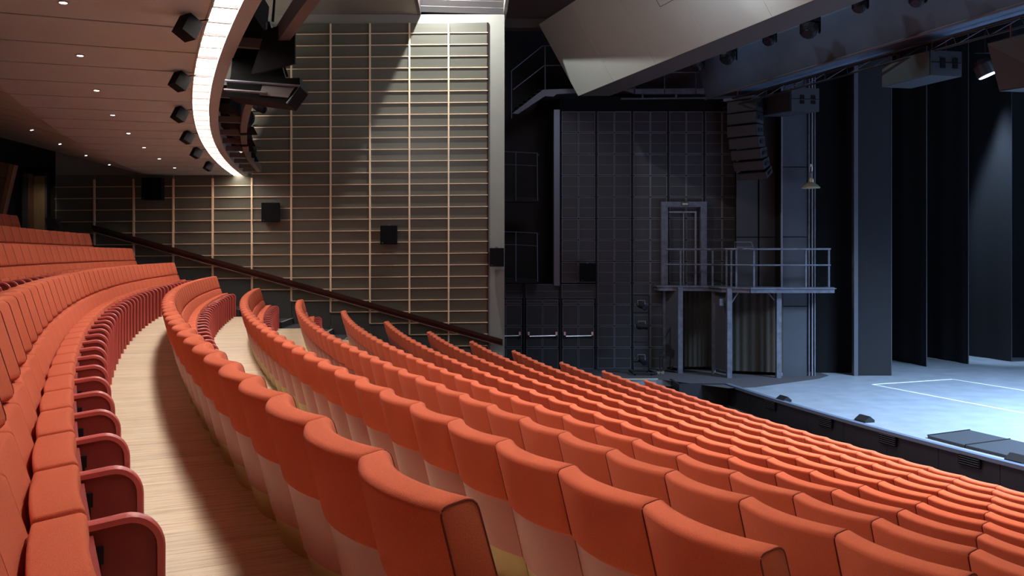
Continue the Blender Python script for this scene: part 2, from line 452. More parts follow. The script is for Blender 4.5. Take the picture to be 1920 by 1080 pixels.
# back-of-house corner, frontal black wall with doorway
yb = 22.25
MB().box(-17, wx(105), YE + 2.2, YE + 2.5, 0, ZC + 3.3).build('wall_back', mat('black_wall', (30, 27, 26), .8), kind='structure')
yd = 22.9
d = thing('door_1', None, None, W(60, 430, yd)); d['kind'] = 'structure'
def dq(u0, u1, v0, v1, y0, y1, name, m, par):
    p, q = W(u0, v1, yd), W(u1, v0, yd)
    return MB().box(p.x, q.x, y0, y1, p.z, q.z).build(name, m, par)
dq(36, 40, 318, 440, yd - .06, yd + .1, 'frame', BLKM, d); dq(36, 90, 316, 324, yd - .08, yd + .1, 'frame', BLKM, d)
dq(86, 90, 324, 440, yd - .06, yd + .1, 'frame', DOORM, d)
dq(40, 53, 324, 440, yd + .02, yd + .08, 'door_leaf', DOORM, d)
dq(42.5, 50.5, 333, 392, yd + .0, yd + .02, 'door_panel', mat('violet_grey', (62, 58, 66), .6), d)
dq(53, 63, 326, 440, yd - .02, yd + .08, 'jamb', WOODD, d)
dq(63, 86, 330, 440, yd + .0, yd + .08, 'door_leaf', mat('tan_wood', (150, 122, 84), .6, var=.15, vscale=4, stretch=(3, 3, .5)), d)
bt = thing('booth_front', 'brown wooden slanted booth front at the back of the hall', 'booth', W(0, 405, 18.5))
mm = MB(); mm.prism([W(-160, 270, 18.5), W(26, 309, 18.5), W(2, 410, 18.5), W(-160, 430, 18.5)], (0, .18, 0))
mm.build('board', WOODD, bt)
mm = MB(); mm.prism([W(18, 307.2, 18.47), W(27.5, 309, 18.47), W(3.5, 411, 18.47), W(-4, 411, 18.47)], (0, .03, 0))
mm.build('edge_strip', mat('light_brown_wood', (150, 106, 78), .5), bt)
MB().tube([W(-40, 334, 18.48), W(20, 333, 18.48)], .004, 5).build('joint', JOINT, bt)
# dark seat-back like box at the corner
tag(MB().prism([W(88, 428, 22.0), W(112, 428, 22.0), W(103, 410, 22.0), W(84, 408, 22.0)], (0, .3, 0)).build('control_box', mat('plum_box', (56, 46, 54), .7)), 'small plum-dark box at the foot of the back corner wall', 'box')

# ------------------------------------------------------------------ balcony soffit
ZS = ZC + 1.95
RE, RF, SL = 64.15, 66.27, .26
NP = 24; DA = .01535; A0 = .3544 - 16 * DA
soff = MB().sector(RE + .02, RF, ZS + .035, ZS + .3, YW, A0 + 26 * DA, 40).sector(RF, 71.5, ZS + .035, ZS + .3, YW, A0 + 26 * DA, 40, ZS + .035 + SL * 5.2, ZS + .3 + SL * 5.2).build('ceiling', JOINT, kind='structure')
G = .00026
for k in range(-1, NP + 2):
    a0 = A0 + k * DA + G; a1 = a0 + DA - 2 * G
    def row(r0, r1, z0, z1, nm):
        c0, c1 = max(a0, ang_at_y(r0, YW - .01)), a1
        if c1 <= c0: return
        e0 = max(a0, ang_at_y(r1, YW - .01))
        mm = MB(); n = 3 if r0 < RF - 1 else 2
        pts = []
        mm.hexa([P(r0, c0, z0), P(r0, c1, z0), P(r1, c1, z1), P(r1, min(e0, c1), z1), P(r0, c0, z0 + .035), P(r0, c1, z0 + .035), P(r1, c1, z1 + .035), P(r1, min(e0, c1), z1 + .035)])
        mm.build(nm, SOFFIT, soff)
    row(RE, RF, ZS, ZS, 'ceiling_panel')
    row(RF, 71.4, ZS, ZS + SL * (71.4 - RF), 'ceiling_panel')
# downlights
ORDN = ['first', 'second', 'third', 'fourth', 'fifth', 'sixth', 'seventh', 'eighth', 'ninth', 'tenth', 'eleventh', 'twelfth', 'thirteenth', 'fourteenth', 'fifteenth', 'sixteenth', 'seventeenth', 'eighteenth', 'nineteenth', 'twentieth']
def ordn(n):
    return ORDN[n - 1] if n <= 20 else ('twenty-' + ORDN[n - 21] if n < 30 else 'thirtieth' if n == 30 else 'thirty-' + ORDN[n - 31] if n < 40 else 'fortieth')
def downlight(r, a, lb, e, grp):
    z = ZS + (SL * (r - RF) if r > RF else 0)
    t = thing('downlight', lb, 'ceiling light', P(r, a, z), grp)
    nrm = Vector((0, 0, -1)) if r < RF else Vector((math.cos(a) * -SL * -1, math.sin(a) * SL, -1)).normalized()
    MB().lathe(P(r, a, z), [(.046, 0), (.046, .006), (.030, .010), (.028, 0)], 20, nrm).build('trim_ring', RIM, t)
    MB().lathe(P(r, a, z), [(.028, 0), (.028, .011), (.012, .013)], 16, nrm).build('lens', LENS, t)
    l = spot('lamp', (0, 0, 0), (0, 0, -1), 80, e, (1, .88, .80), .8, .04)
    l.parent = t; l.location = (0, 0, -.04)
aA = [.3624 - .0302 * k for k in range(8)]
for k, a_ in enumerate(aA): downlight(65.22, a_, f'{ordn(k+1)} recessed downlight from the camera in the long ceiling row', 6, 'downlights in the long ceiling row')
for k, a_ in enumerate([.2217, .1917, .161, .131]): downlight(66.95, a_, f'{ordn(k+1)} recessed downlight from the left in the short rear row', 14, 'downlights in the rear ceiling row')
for a_ in (.252, .282): spot('rear_downlight', P(66.95, a_, ZS), P(67.0, a_, 0), 80, 14, (1, .88, .8), .8, .04)
# luminous strip in the balcony edge
ls = thing('light_strip', 'long curved glowing white louvred light strip in the balcony edge', 'light', P(64.03, .25, ZS))
MB().sector(63.93, 64.13, ZS + .034, ZS + .06, YW - .05, .465, 80).build('diffuser', STRIP, ls)
MB().sector(63.905, 63.925, ZS - .005, ZS + .07, YW - .05, .465, 80).build('edge_rim', RIM, ls)
MB().sector(64.13, 64.15, ZS - .012, ZS + .07, YW - .05, .465, 80).build('edge_rim', RIM, ls)
g = MB(); a_ = ang_at_y(64, YW - .08)
while a_ < .465:
    Rm = Matrix.Rotation(a_, 3, 'Z'); g.obox(P(64.03, a_, ZS + .0305), .20, .012, .004, Rm); a_ += .034 / 64
g.build('louvre', SLAT, ls, kind='stuff')
a_ = A0 - 2 * DA + .004
while a_ < .46:
    if a_ > ang_at_y(64, YW - .1): MB().obox(P(64.03, a_, ZS + .014), .20, .026, .02, Matrix.Rotation(a_, 3, 'Z')).build('cross_bar', STEELB, ls)
    a_ += DA / 2
rim = MB().sector(63.795, 63.905, ZS - .005, ZS + .38, YW, .52, 80).build('trim_2', RIM, kind='structure')
rim['label'] = 'taupe curved balcony edge fascia'
# lighting rail in front of the balcony
br = thing('lighting_bridge', 'curved brown steel lighting bridge hanging in front of the balcony edge', 'lighting bridge', P(63.5, .25, ZS))
MB().sector(63.37, 63.47, ZS, ZS + .16, YW - .9, .52, 80).build('outer_beam', STEELB, br)
for a_ in [.1385, .152, .170, .188, .206, .2245, .2425, .2655, .300, .345, .392]:
    MB().obox(P(63.63, a_, ZS + .05), .34, .07, .09, Matrix.Rotation(a_, 3, 'Z')).build('cross_member', STEELB, br)
# stage lanterns rigged on the bridge
def lantern(a_, r, s, lb, yaw=.6, dz=.34):
    c = P(r, a_, ZS + dz)
    t = thing('stage_lantern', lb, 'stage light', c, 'black stage lanterns on the lighting bridge')
    Rm = Matrix.Rotation(a_ + yaw, 3, 'Z') @ Matrix.Rotation(math.radians(14), 3, 'Y')
    m1 = MB(); m1.obox(c + Rm @ Vector((-.18 * s, 0, 0)), .36 * s, .26 * s, .26 * s, Rm)
    m1.build('lamp_house', BLKM, t)
    MB().lathe(c, [(.11 * s, 0), (.12 * s, .1 * s), (.12 * s, .42 * s), (.14 * s, .44 * s), (.14 * s, .50 * s)], 16, Rm @ Vector((1, 0, 0))).build('lens_tube', BLK, t)
    MB().tube([c + Rm @ Vector((0, -.17 * s, 0)), c + Rm @ Vector((0, -.17 * s, .3 * s)), c + Rm @ Vector((0, .17 * s, .3 * s)), c + Rm @ Vector((0, .17 * s, 0))], .015, 6).build('yoke', BLK, t)
    MB().lathe(c + Vector((0, 0, .28 * s)), [(.03, 0), (.03, .12)], 8).build('clamp', STEELB, t)
    for sx in (-1, 1):
        MB().obox(c + Rm @ Vector((.58 * s, 0, sx * .15 * s)), .18 * s, .26 * s, .006, Rm @ Matrix.Rotation(-sx * .35, 3, 'Y')).build('barn_door', BLKM, t)
for a_, r, s, lb, yw in ((.340, 63.62, 1.2, 'black stage lantern on the bridge, directly above the black projector', 1.15),
                     (.258, 63.6, 1.1, 'black stage lantern on the bridge, directly below the black projector', 1.15),
                     (.233, 63.62, 1.1, 'black stage lantern in the middle of the curved bridge', 1.15),
                     (.214, 63.62, 1.0, 'black stage lantern on the bridge, third from its far end', 1.15),
                     (.196, 63.62, 1.0, 'black stage lantern on the bridge, second from its far end', 1.15),
                     (.178, 63.6, .9, 'black stage lantern at the far end of the bridge', 1.15)):
    lantern(a_, r, s, lb, yw)
# black masking flags beside the lanterns
for q, y, lb in (([(498, 56), (553, 38), (553, 118), (470, 140)], 8.2, 'large black masking flag hanging behind the lighting bridge'),
                 ([(440, 60), (505, 40), (537, 152), (430, 168)], 8.9, 'lower black masking flag under the larger one on the bridge')):
    f_ = thing('masking_flag', lb, 'flag', W(q[0][0], q[0][1], y), 'black masking flags')
    MB().prism([W(u, v, y) for u, v in q], (0, .05, 0)).build('sheet', BLKM, f_)
    MB().tube([W(q[0][0], q[0][1], y), W(q[0][0], q[0][1] - 14, y)], .012, 6).build('hanger', STEELB, f_)
pj = thing('stage_projector', 'long black boxed projector sticking out from the curved lighting bridge', 'projector', W(500, 170, 8.7))
MB().prism([W(425, 148, 8.7), W(562, 146, 8.7), W(563, 163, 8.7), W(540, 195, 8.7), W(425, 180, 8.7)], (0, .42, 0)).build('housing', BLKM, pj)
MB().prism([W(492, 160, 8.68), W(552, 163, 8.68), W(540, 183, 8.68), W(486, 178, 8.68)], (0, .02, 0)).build('opening', STEELB, pj)
MB().tube([W(422, 151, 8.66), W(562, 161, 8.66), W(538, 194, 8.66)], .012, 6).build('frame', GREYST, pj)
MB().tube([W(420, 168, 8.66), W(500, 174, 8.66)], .012, 6).build('frame', STEELB, pj)
sl = thing('clamp_light', 'small black clamp light fixed under the lighting bridge rail', 'stage light', W(482, 200, 9.6))
MB().lathe(W(476, 198, 9.6), [(.03, 0), (.045, .05), (.045, .12), (.03, .14)], 10, (1, 0, -.4)).build('head', BLKM, sl)
MB().tube([W(480, 188, 9.6), W(480, 206, 9.6)], .014, 6).build('clamp', BLK, sl)
MB().tube([W(474, 200, 9.6), W(487, 204, 9.6)], .012, 6).build('handle', BLK, sl)
# loudspeakers on the balcony edge
def edge_speaker(u, v, s, lb):
    # hangs just below the soffit
    y = (ZS - .11 * 1 - ZC) * F / (V0 - v)
    c = W(u, v, y)
    t = thing('balcony_speaker', lb, 'speaker', c, 'black cube speakers hanging from the balcony soffit')
    a_ = math.atan2(CY - c.y, CX - c.x)
    Rm = Matrix.Rotation(a_ + math.radians(168) + math.radians(-48), 3, 'Z') @ Matrix.Rotation(math.radians(28), 3, 'X')
    cb = MB(); S = .155
    cb.obox(c, S, S * .9, S * 1.05, Rm); cb.build('cabinet', SPKBLK, t)
    MB().obox(c + Rm @ Vector((0, -S * .46, 0)), S * .92, .008, S * .97, Rm).build('grille', BLK, t)
    MB().tube([Vector((c.x, c.y, ZS)), c + Vector((0, 0, .05))], .016, 8).build('mount', BLKM, t)
    MB().tube([c + Vector((.06, .02, .06)), c + Vector((.16, .04, .075))], .006, 5).build('cable', BLKM, t)
for k, (u, v) in enumerate(((352, 52), (337, 153), (337, 215), (351, 258), (368, 287), (391, 312))):
    edge_speaker(u, v, 1, f'{ordn(k+1)} black cube speaker from the camera under the balcony soffit')

# wall loudspeakers
def wall_speaker(u0, u1, v0, v1, y, yw, lb, dep=.2):
    p, q = W(u0, v1, y), W(u1, v0, y)
    t = thing('wall_speaker', lb, 'speaker', ((p.x + q.x) / 2, y, p.z), 'black wall speakers')
    mm = MB(); mm.hexa([(p.x + .03, y + dep, p.z), (q.x - .03, y + dep, p.z), (q.x, y, p.z), (p.x, y, p.z), (p.x + .03, y + dep, q.z), (q.x - .03, y + dep, q.z), (q.x, y, q.z), (p.x, y, q.z)])
    mm.build('cabinet', SPKBLK, t)
    MB().box(p.x + .012, q.x - .012, y - .008, y, p.z + .012, q.z - .012).build('grille', BLKM, t)
    MB().box(p.x + .035, p.x + .075, y - .012, y - .008, p.z + .03, p.z + .042).build('badge', GREYST, t)
    MB().box((p.x + q.x) / 2 - .03, (p.x + q.x) / 2 + .03, y + dep * .3, yw, q.z, q.z + .03).build('bracket', GREYST, t)
wall_speaker(265, 303, 333, 374, YW - .42, YW, 'black wall speaker high on the side wall, farthest left', .3)
wall_speaker(490, 524, 380, 416, YW - .32, YW, 'black wall speaker between left and middle ones on the panelled wall', .2)
wall_speaker(713, 745, 423, 458, YW - .32, YW, 'black wall speaker in the middle of the panelled wall above the handrail', .2)
wall_speaker(918, 945, 465, 500, YW - .32, YW, 'black wall speaker at the right end of the grey wall', .2)
wall_speaker(1088, 1116, 494, 528, YB - .42, YB, 'black wall speaker on the black tiled stage wall', .3)

# ------------------------------------------------------------------ high ceiling pieces over the stalls
zt = wz(27)
hc = MB(); p0 = W(785, 22, 21.6)
hc.slab([(-13, 3), (-1.25, 3), (-1.25, YW), (-13, YW)], zt, zt + .3).build('ceiling', mat('beige_ceiling', (104, 98, 86), .7), kind='structure')
rc = thing('trim_3', None, None, (0, 20, zt + .3)); rc['kind'] = 'structure'
for k in range(14):
    y1 = YW - .01 - k * .19
    MB().prism([(-1.23, y1, zt + .06 + .11 * k), (.88, y1, zt + .0 + .11 * k), (.88, y1 - .182, zt + .0 + .11 * k + .10), (-1.23, y1 - .182, zt + .06 + .11 * k + .10)], (0, 0, .02)).build('board', mat('grey_board', (120, 120, 122), .6) if k == 0 else bpy.data.materials['grey_board'], rc)
MB().box(.88, .96, 19.5, YW + .5, zt, zt + 1.6).build('trim_4', WALLG, kind='structure')
MB().box(-1.25, -1.17, 19.5, YW, zt - .02, zt + 1.6).build('trim_5', JOINT, kind='structure')
MB().box(.96, 9.0, 24.6, 25.0, W(0, 52, 24.6).z, W(0, 35, 24.6).z).build('trim_6', UNDER, kind='structure')
MB().box(.96, 9.0, 25.0, 25.3, W(0, 40, 24.6).z, ZC + 10).build('trim_7', mat('red_brown_board', (70, 50, 46), .7), kind='structure')
MB().box(-17, 30, YW - 19.2, 37, ZC + 9.9, ZC + 10.1).build('ceiling', BLK, kind='structure')

# ------------------------------------------------------------------ black stage side wall with tiled panels
def bw(u, v, y=YB): return W(u, v, y)
x_l, x_r = bw(1048, 0).x, bw(1380, 0).x
zb, z12 = STZ, bw(0, 208).z
wb = MB().box(x_l, bw(1382, 0).x + 2.5, YB, YB + .3, zb, bw(0, 206).z).box(bw(930, 0).x, x_l, YB, YB + .3, zb, bw(0, 532).z).build('wall_stage', BLKM, kind='structure')
MB().box(-2, 12, YB + 1.8, YB + 2.1, zb - 1, ZC + 10).build('wall_void', VOID, kind='structure')
def tile(u0, u1, v0, v1, mid=True):
    p, q = bw(u0, v1), bw(u1, v0)
    m = MB(); x0, x1, z0, z1 = p.x + .008, q.x - .008, p.z + .012, q.z - .012; y = YB
    m.cur = 0; m.box(x0 + .02, x1 - .02, y - .02, y, z0 + .02, z1 - .02)
    m.cur = 1
    e = .014
    m.box(x0, x1, y - .032, y, z0, z0 + e); m.box(x0, x1, y - .032, y, z1 - e, z1)
    m.box(x0, x0 + e, y - .032, y, z0 + e, z1 - e); m.box(x1 - e, x1, y - .032, y, z0 + e, z1 - e)
    if mid: m.box(x0 + e, x1 - e, y - .024, y, (z0 + z1) / 2 - .004, (z0 + z1) / 2 + .004)
    m.build('panel', [BLKP, BLKL], wb)
for j in range(5):
    ub = 1052.5 + 67.3 * j
    for r in range(12):
        v0 = 208.5 + 40.25 * r
        if j == 0 and v0 > 525: continue
        for s in (0, 1):
            tile(ub + 31.8 * s, ub + 31.8 * (s + 1), v0, v0 + 40.25)
for u in (1118.4, 1185.6, 1252.8, 1319.5):
    MB().box(bw(u - 1.5, 0).x, bw(u + 1.5, 0).x, YB - .05, YB, zb, z12).build('upright', BLK, wb)
for u0, u1 in ((947, 980), (985, 1050), (1052.5, 1116)):
    tile(u0, u1, 532, 560, True)
MB().box(bw(1037, 0).x, bw(1048, 0).x, YB - .25, YB + .2, bw(0, 535).z, z12).build('trim_8', mat('grey_metal_trim', (92, 94, 108), .4, .3), kind='structure')
for u in (982.5, 1050.5, 1117.5):
    MB().box(bw(u - 2, 0).x, bw(u + 2, 0).x, YB - .07, YB, zb, bw(0, 532).z).build('upright', BLK, wb)
# doors with push bars
for n_, (u0, u1) in enumerate(((916, 980), (985, 1048.5), (1052.5, 1115.5))):
    p, q = bw(u0, 692), bw(u1, 561)
    d = thing('door_%d' % (n_ + 2), None, None, ((p.x + q.x) / 2, YB - .03, zb)); d['kind'] = 'structure'
    MB().box(p.x + .02, q.x - .02, YB - .03, YB, zb, q.z).build('door_leaf', BLKP, d)
    xm = (p.x + q.x) / 2
    for va, vb in ((561, 570), (571, 611), (612, 651), (652, 692)):
        for xa, xb in ((p.x + .03, xm - .012), (xm + .012, q.x - .03)):
            za, zz = bw(0, vb).z + .012, bw(0, va).z - .012
            m = MB(); e = .012; y = YB - .03
            m.cur = 0; m.box(xa + e, xb - e, y - .008, y, za + e, zz - e); m.cur = 1
            m.box(xa, xb, y - .02, y, za, za + e); m.box(xa, xb, y - .02, y, zz - e, zz)
            m.box(xa, xa + e, y - .02, y, za, zz); m.box(xb - e, xb, y - .02, y, za, zz)
            m.build('door_panel', [BLKP, BLKL], d)
    zp = bw(0, 630).z
    bar = MB().tube([(p.x + .10, YB - .12, zp), (q.x - .10, YB - .12, zp + .02)], .018, 8).build('push_bar', WHITEP, d)
    for x in (p.x + .09, q.x - .09):
        MB().box(x - .03, x + .03, YB - .14, YB - .03, zp - .05, zp + .03).build('bracket', HINGE, bar)
        MB().box(x - .028, x + .028, YB - .10, YB - .03, zp + .03, zp + .13).build('bracket_cap', WHITEP, bar)
# black duct above the tiled wall
MB().box(x_l, bw(1400, 0).x, YB - .2, YB, bw(0, 207).z, bw(0, 183).z).build('trim_9', BLKM, kind='structure')
# catwalk behind the bulkhead
cw = thing('catwalk', 'grey steel catwalk with railing high behind the beige bulkhead', 'catwalk', W(1250, 185, 25.6))
y = 25.6
MB().prism([W(1165, 167, y), W(1330, 165, y), W(1330, 176, y), W(1190, 176, y)], (0, .1, 0)).build('edge_beam', GREYST, cw)
MB().prism([W(1165, 184, y), W(1330, 182, y), W(1330, 184.5, y), W(1165, 186, y)], (0, .1, 0)).build('lower_beam', GREYST, cw)
for u in (1205, 1268): MB().box(W(u - 1.6, 0, y).x, W(u + 1.6, 0, y).x, y, y + .05, W(0, 185, y).z, W(0, 175, y).z).build('stub_post', GREYST, cw)
for u in (1246, 1305, 1190): MB().box(W(u - .8, 0, y).x, W(u + .8, 0, y).x, y, y + .03, W(0, 176, y).z, W(0, 136, y).z).build('post', GREYST, cw)
MB().tube([W(1170, 136, y), W(1330, 135.5, y)], .014, 6).build('top_rail', GREYST, cw)
MB().box(W(1165, 0, y).x, W(1330, 0, y).x, y + .6, y + .7, W(0, 168, y).z, W(0, 100, y).z).build('backing', GREYPAN, cw)
# steel stair at the upper left of the void
y = 24.6
stv = thing('steel_stair', 'dark steel stair with railing in the black void beside the wall', 'stair', W(1000, 190, y))
MB().prism([W(960, 213, y), W(1018, 168, y), W(1082, 166, y), W(1082, 174, y), W(1044, 176, y), W(1038, 181, y), W(1022, 180, y), W(972, 213, y)], (0, .08, 0)).build('stringer', mat('dark_steel', (82, 82, 92), .5, .3), stv)
dst = bpy.data.materials['dark_steel']
for k in range(7):
    t = k / 6; c = W(966 + 50 * t, 206 - 38 * t, y)
    MB().box(c.x - .12, c.x + .12, y + .08, y + .9, c.z - .015, c.z + .015).build('tread', BLK, stv)
MB().box(W(1020, 0, y).x, W(1110, 0, y).x, y + .08, YB + 1.8, W(0, 168, y).z - .03, W(0, 168, y).z).build('landing', BLK, stv)
for u, va, vb in ((1022, 86, 168), (959, 132, 222)): MB().tube([W(u, va, y - .02), W(u, vb, y - .02)], .018, 6).build('post', dst, stv)
MB().tube([W(960, 132, y - .02), W(1017, 86, y - .02), W(1060, 85, y - .02)], .014, 6).build('handrail', dst, stv)
MB().tube([W(962, 168, y - .02), W(1020, 123, y - .02), W(1070, 122, y - .02)], .014, 6).build('mid_rail', dst, stv)
# maintenance cages at the left of the void
for vt, vb, lb in ((285, 378, 'upper dark steel railed platform on the black wall by the auditorium corner'), (435, 530, 'lower dark steel railed platform on the black wall by the auditorium corner')):
    y = 25.4
    t = thing('railed_platform', lb, 'platform', W(980, vb, y), 'dark railed platforms')
    MB().prism([W(940, vb - 11, y), W(1010, vb - 7, y), W(1012, vb, y), W(940, vb, y)], (0, .6, 0)).build('deck', BLK, t)
    for u, du in ((967, 0), (1007, 1)): MB().tube([W(u, vt + 2 * du, y - .03), W(u + du, vb - 2, y - .03)], .016, 6).build('post', dst, t)
    MB().tube([W(935, vt - 1, y - .03), W(967, vt, y - .03), W(1008, vt + 2, y - .03)], .014, 6).build('top_rail', dst, t)
    MB().tube([W(935, vt + 23, y - .03), W(967, vt + 24, y - .03), W(1008, vt + 26, y - .03)], .011, 6).build('mid_rail', dst, t)
    MB().tube([W(1007, vt + 2, y), W(1010, vt + 6, y + .5)], .014, 6).build('side_rail', dst, t)

# ------------------------------------------------------------------ beige bulkhead, grey bridge
DV = Vector((.31, -1, 0))
def beam_pts(u, v, y): return W(u, v, y)
L = 15
bk = thing('bulkhead', 'large beige sloping bulkhead beam crossing the hall before the stage', 'bulkhead', W(1085, 183, 24))
pA = W(1084, 180, 24.0); pB = W(1010, 46, 24.0); zB = pA.z
pC = Vector((W(1143, 185, 24.0).x, 24.0, zB)); pD = Vector((pC.x, 24.0, pB.z))
e = DV * (18)
npan = 9
for k in range(npan):
    s0, s1 = DV * (18 * k / npan + .006), DV * (18 * (k + 1) / npan - .006)
    n_ = Vector((.05, 0, .03))
    MB().hexa([pA + s0, pA + s1, pA + s1 + n_, pA + s0 + n_, pB + s0, pB + s1, pB + s1 + n_, pB + s0 + n_]).build('face_panel', BEIGE, bk)
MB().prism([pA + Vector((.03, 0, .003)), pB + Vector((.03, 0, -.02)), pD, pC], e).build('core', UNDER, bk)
for k, (s_, h0, h1) in enumerate(((5.2, .50, .86), (6.7, .55, .72))):
    # hairline edges of access hatches
    q0 = pA.lerp(pB, h0) + DV * s_; q1 = pA.lerp(pB, h1) + DV * s_; q2 = q1 + DV * .0
    MB().tube([q0 + DV * .9 - Vector((.004, 0, 0)), q0 - Vector((.004, 0, 0)), q1 - Vector((.004, 0, 0))], .006, 4).build('hatch_seam', JOINT, bk)
gb = thing('grey_bridge_beam', 'dark grey painted proscenium beam behind the beige bulkhead', 'beam', W(1323, 184, 24.9))
g0 = W(1324, 186, 24.9); g1 = W(1308, 120, 24.9)
MB().prism([g0, g1, g1 + Vector((0, 0, 1.6)), g1 + Vector((.8, 0, 1.6)), g0 + Vector((.8, 0, 0))], DV * 15).build('beam', BRIDGE, gb)
MB().tube([g0 + Vector((-.03, 0, 0)), g0 + Vector((-.03, 0, 0)) + DV * 15], .03, 6).build('lower_pipe', STEELB, gb)
# rigging truss below the beam
tr = thing('rigging_truss', 'dark rigging truss of thin steel tubes under the proscenium beam', 'truss', g0 + Vector((.2, 0, -.3)))
t0 = g0 + Vector((.1, 0, -.16)); tl = [(0, 0), (.30, .05), (.05, -.18)]
for dx, dz in tl:
    MB().tube([t0 + Vector((dx, 0, dz)) + DV * .5, t0 + Vector((dx, 0, dz)) + DV * 14.5], .022, 6).build('chord', mat('rust_steel', (40, 32, 30), .5, .4) if 'rust_steel' not in bpy.data.materials else bpy.data.materials['rust_steel'], tr)
for k in range(20):
    s0 = .6 + .7 * k
    MB().tube([t0 + Vector((.30, 0, .05)) + DV * s0, t0 + Vector((.05, 0, -.18)) + DV * (s0 + .35), t0 + Vector((.30, 0, .05)) + DV * (s0 + .7)], .010, 5).build('lacing', dst, tr)
# moving heads under the bulkhead
for k, (u, v, y) in enumerate(((1309, 122, 23.2), (1366, 104, 22.0), (1443, 72, 20.8), (1519, 52, 19.4), (1613, 8, 18.0), (1721, -4, 16.8))):
    c = W(u, v, y); s = (.9, 1.15, .9, 1.2, .9, .9)[k]
    t = thing('moving_head_light', f'{ordn(k+1)} black moving light from the left between bulkhead and grey beam', 'stage light', c, 'black moving lights behind the bulkhead')
    MB().obox(c + Vector((0, 0, .17 * s)), .34 * s, .24 * s, .14 * s, Matrix.Rotation(-.3, 3, 'Z')).build('base', BLKM, t)
    ax = Vector((-.5, -.5, -.75)).normalized()
    MB().lathe(c - ax * .12 * s, [(.08 * s, 0), (.13 * s, .05 * s), (.15 * s, .16 * s), (.15 * s, .26 * s), (.11 * s, .30 * s)], 10, ax).build('head', BLK, t)
    MB().lathe(c - ax * .12 * s, [(.09 * s, .301 * s), (.085 * s, .31 * s)], 12, ax).build('lens', HINGE, t)
    for sx in (-1, 1):
        MB().obox(c + Vector((sx * .17 * s, 0, .04 * s)), .035 * s, .14 * s, .26 * s, Matrix.Rotation(-.3, 3, 'Z')).build('yoke', BLKM, t)

# hung loudspeakers
def chain(parent, p, q, n='chain'):
    MB().tube([p, q], .015, 5).build(n, mat('red_shackle', (120, 60, 58), .4, .4) if 'red_shackle' not in bpy.data.materials else bpy.data.materials['red_shackle'], parent)
def sub(pts_f, y0, dx, dy, lb, gm=GRILLE, handle=True):
    "front face by four picture points at depth y0 (left) / y1 (right); body goes back along +x"
    f = [W(*p) for p in pts_f]; f = [p + Vector((0, 0, -.03)) for p in f]
    t = thing('hung_subwoofer', lb, 'speaker', f[0], 'large hung speaker boxes')
    b_ = Vector((dx, dy, 0))
    MB().hexa([f[3], f[2], f[2] + b_, f[3] + b_, f[0], f[1], f[1] + b_, f[0] + b_]).build('cabinet', CAB, t)
    n_ = (f[1] - f[0]).cross(f[3] - f[0]).normalized()
    if n_.x > 0: n_ = -n_
    cc = sum(f, Vector()) / 4
    g_ = [cc + (p - cc) * .965 for p in f]
    MB().hexa([g_[3], g_[2], g_[2] + n_ * .02, g_[3] + n_ * .02, g_[0], g_[1], g_[1] + n_ * .02, g_[0] + n_ * .02]).build('grille', gm, t)
    if handle:
        for fx in (.38, .78):
            for fz in (.40, .62):
                c = f[2] + b_ * fx + (f[1] - f[2]) * fz
                Rz = math.atan2(dy, dx)
                MB().obox(c + Vector((.0, -.0, 0)), .11, .03, .09, Matrix.Rotation(Rz, 3, 'Z')).build('handle_recess', BLKM, t)
        MB().obox(f[2] + b_ * .5 + (f[1] - f[2]) * .53, b_.length * .96, .02, .012, Matrix.Rotation(math.atan2(dy, dx), 3, 'Z')).build('seam', BLKM, t)
    for q in (f[0].lerp(f[1], .18) + b_ * .3, f[0].lerp(f[1], .85) + b_ * .3, f[0].lerp(f[1], .85) + b_ * .75):
        chain(t, q, q + Vector((0, 0, .26)))
    return t
sub([(1423, 184, 24.1), (1484, 162, 22.7), (1484, 206, 22.7), (1423, 216, 24.1)], 0, .75, .12, 'dark hung speaker box beside the curved line array', CAB)
s2 = sub([(1654, 116, 19.0), (1745, 91, 17.4), (1745, 138, 17.4), (1654, 161, 19.0)], 0, .68, .14, 'large hung speaker box with grey grille over the stage')
bx = sub([(1851, 78, 15.2), (1990, 40, 13.6), (1990, 150, 13.6), (1874, 168, 15.2)], 0, .7, .1, 'brown-black hung speaker cluster cut by the right frame edge', mat('brown_grille', (56, 52, 52), .6), False)
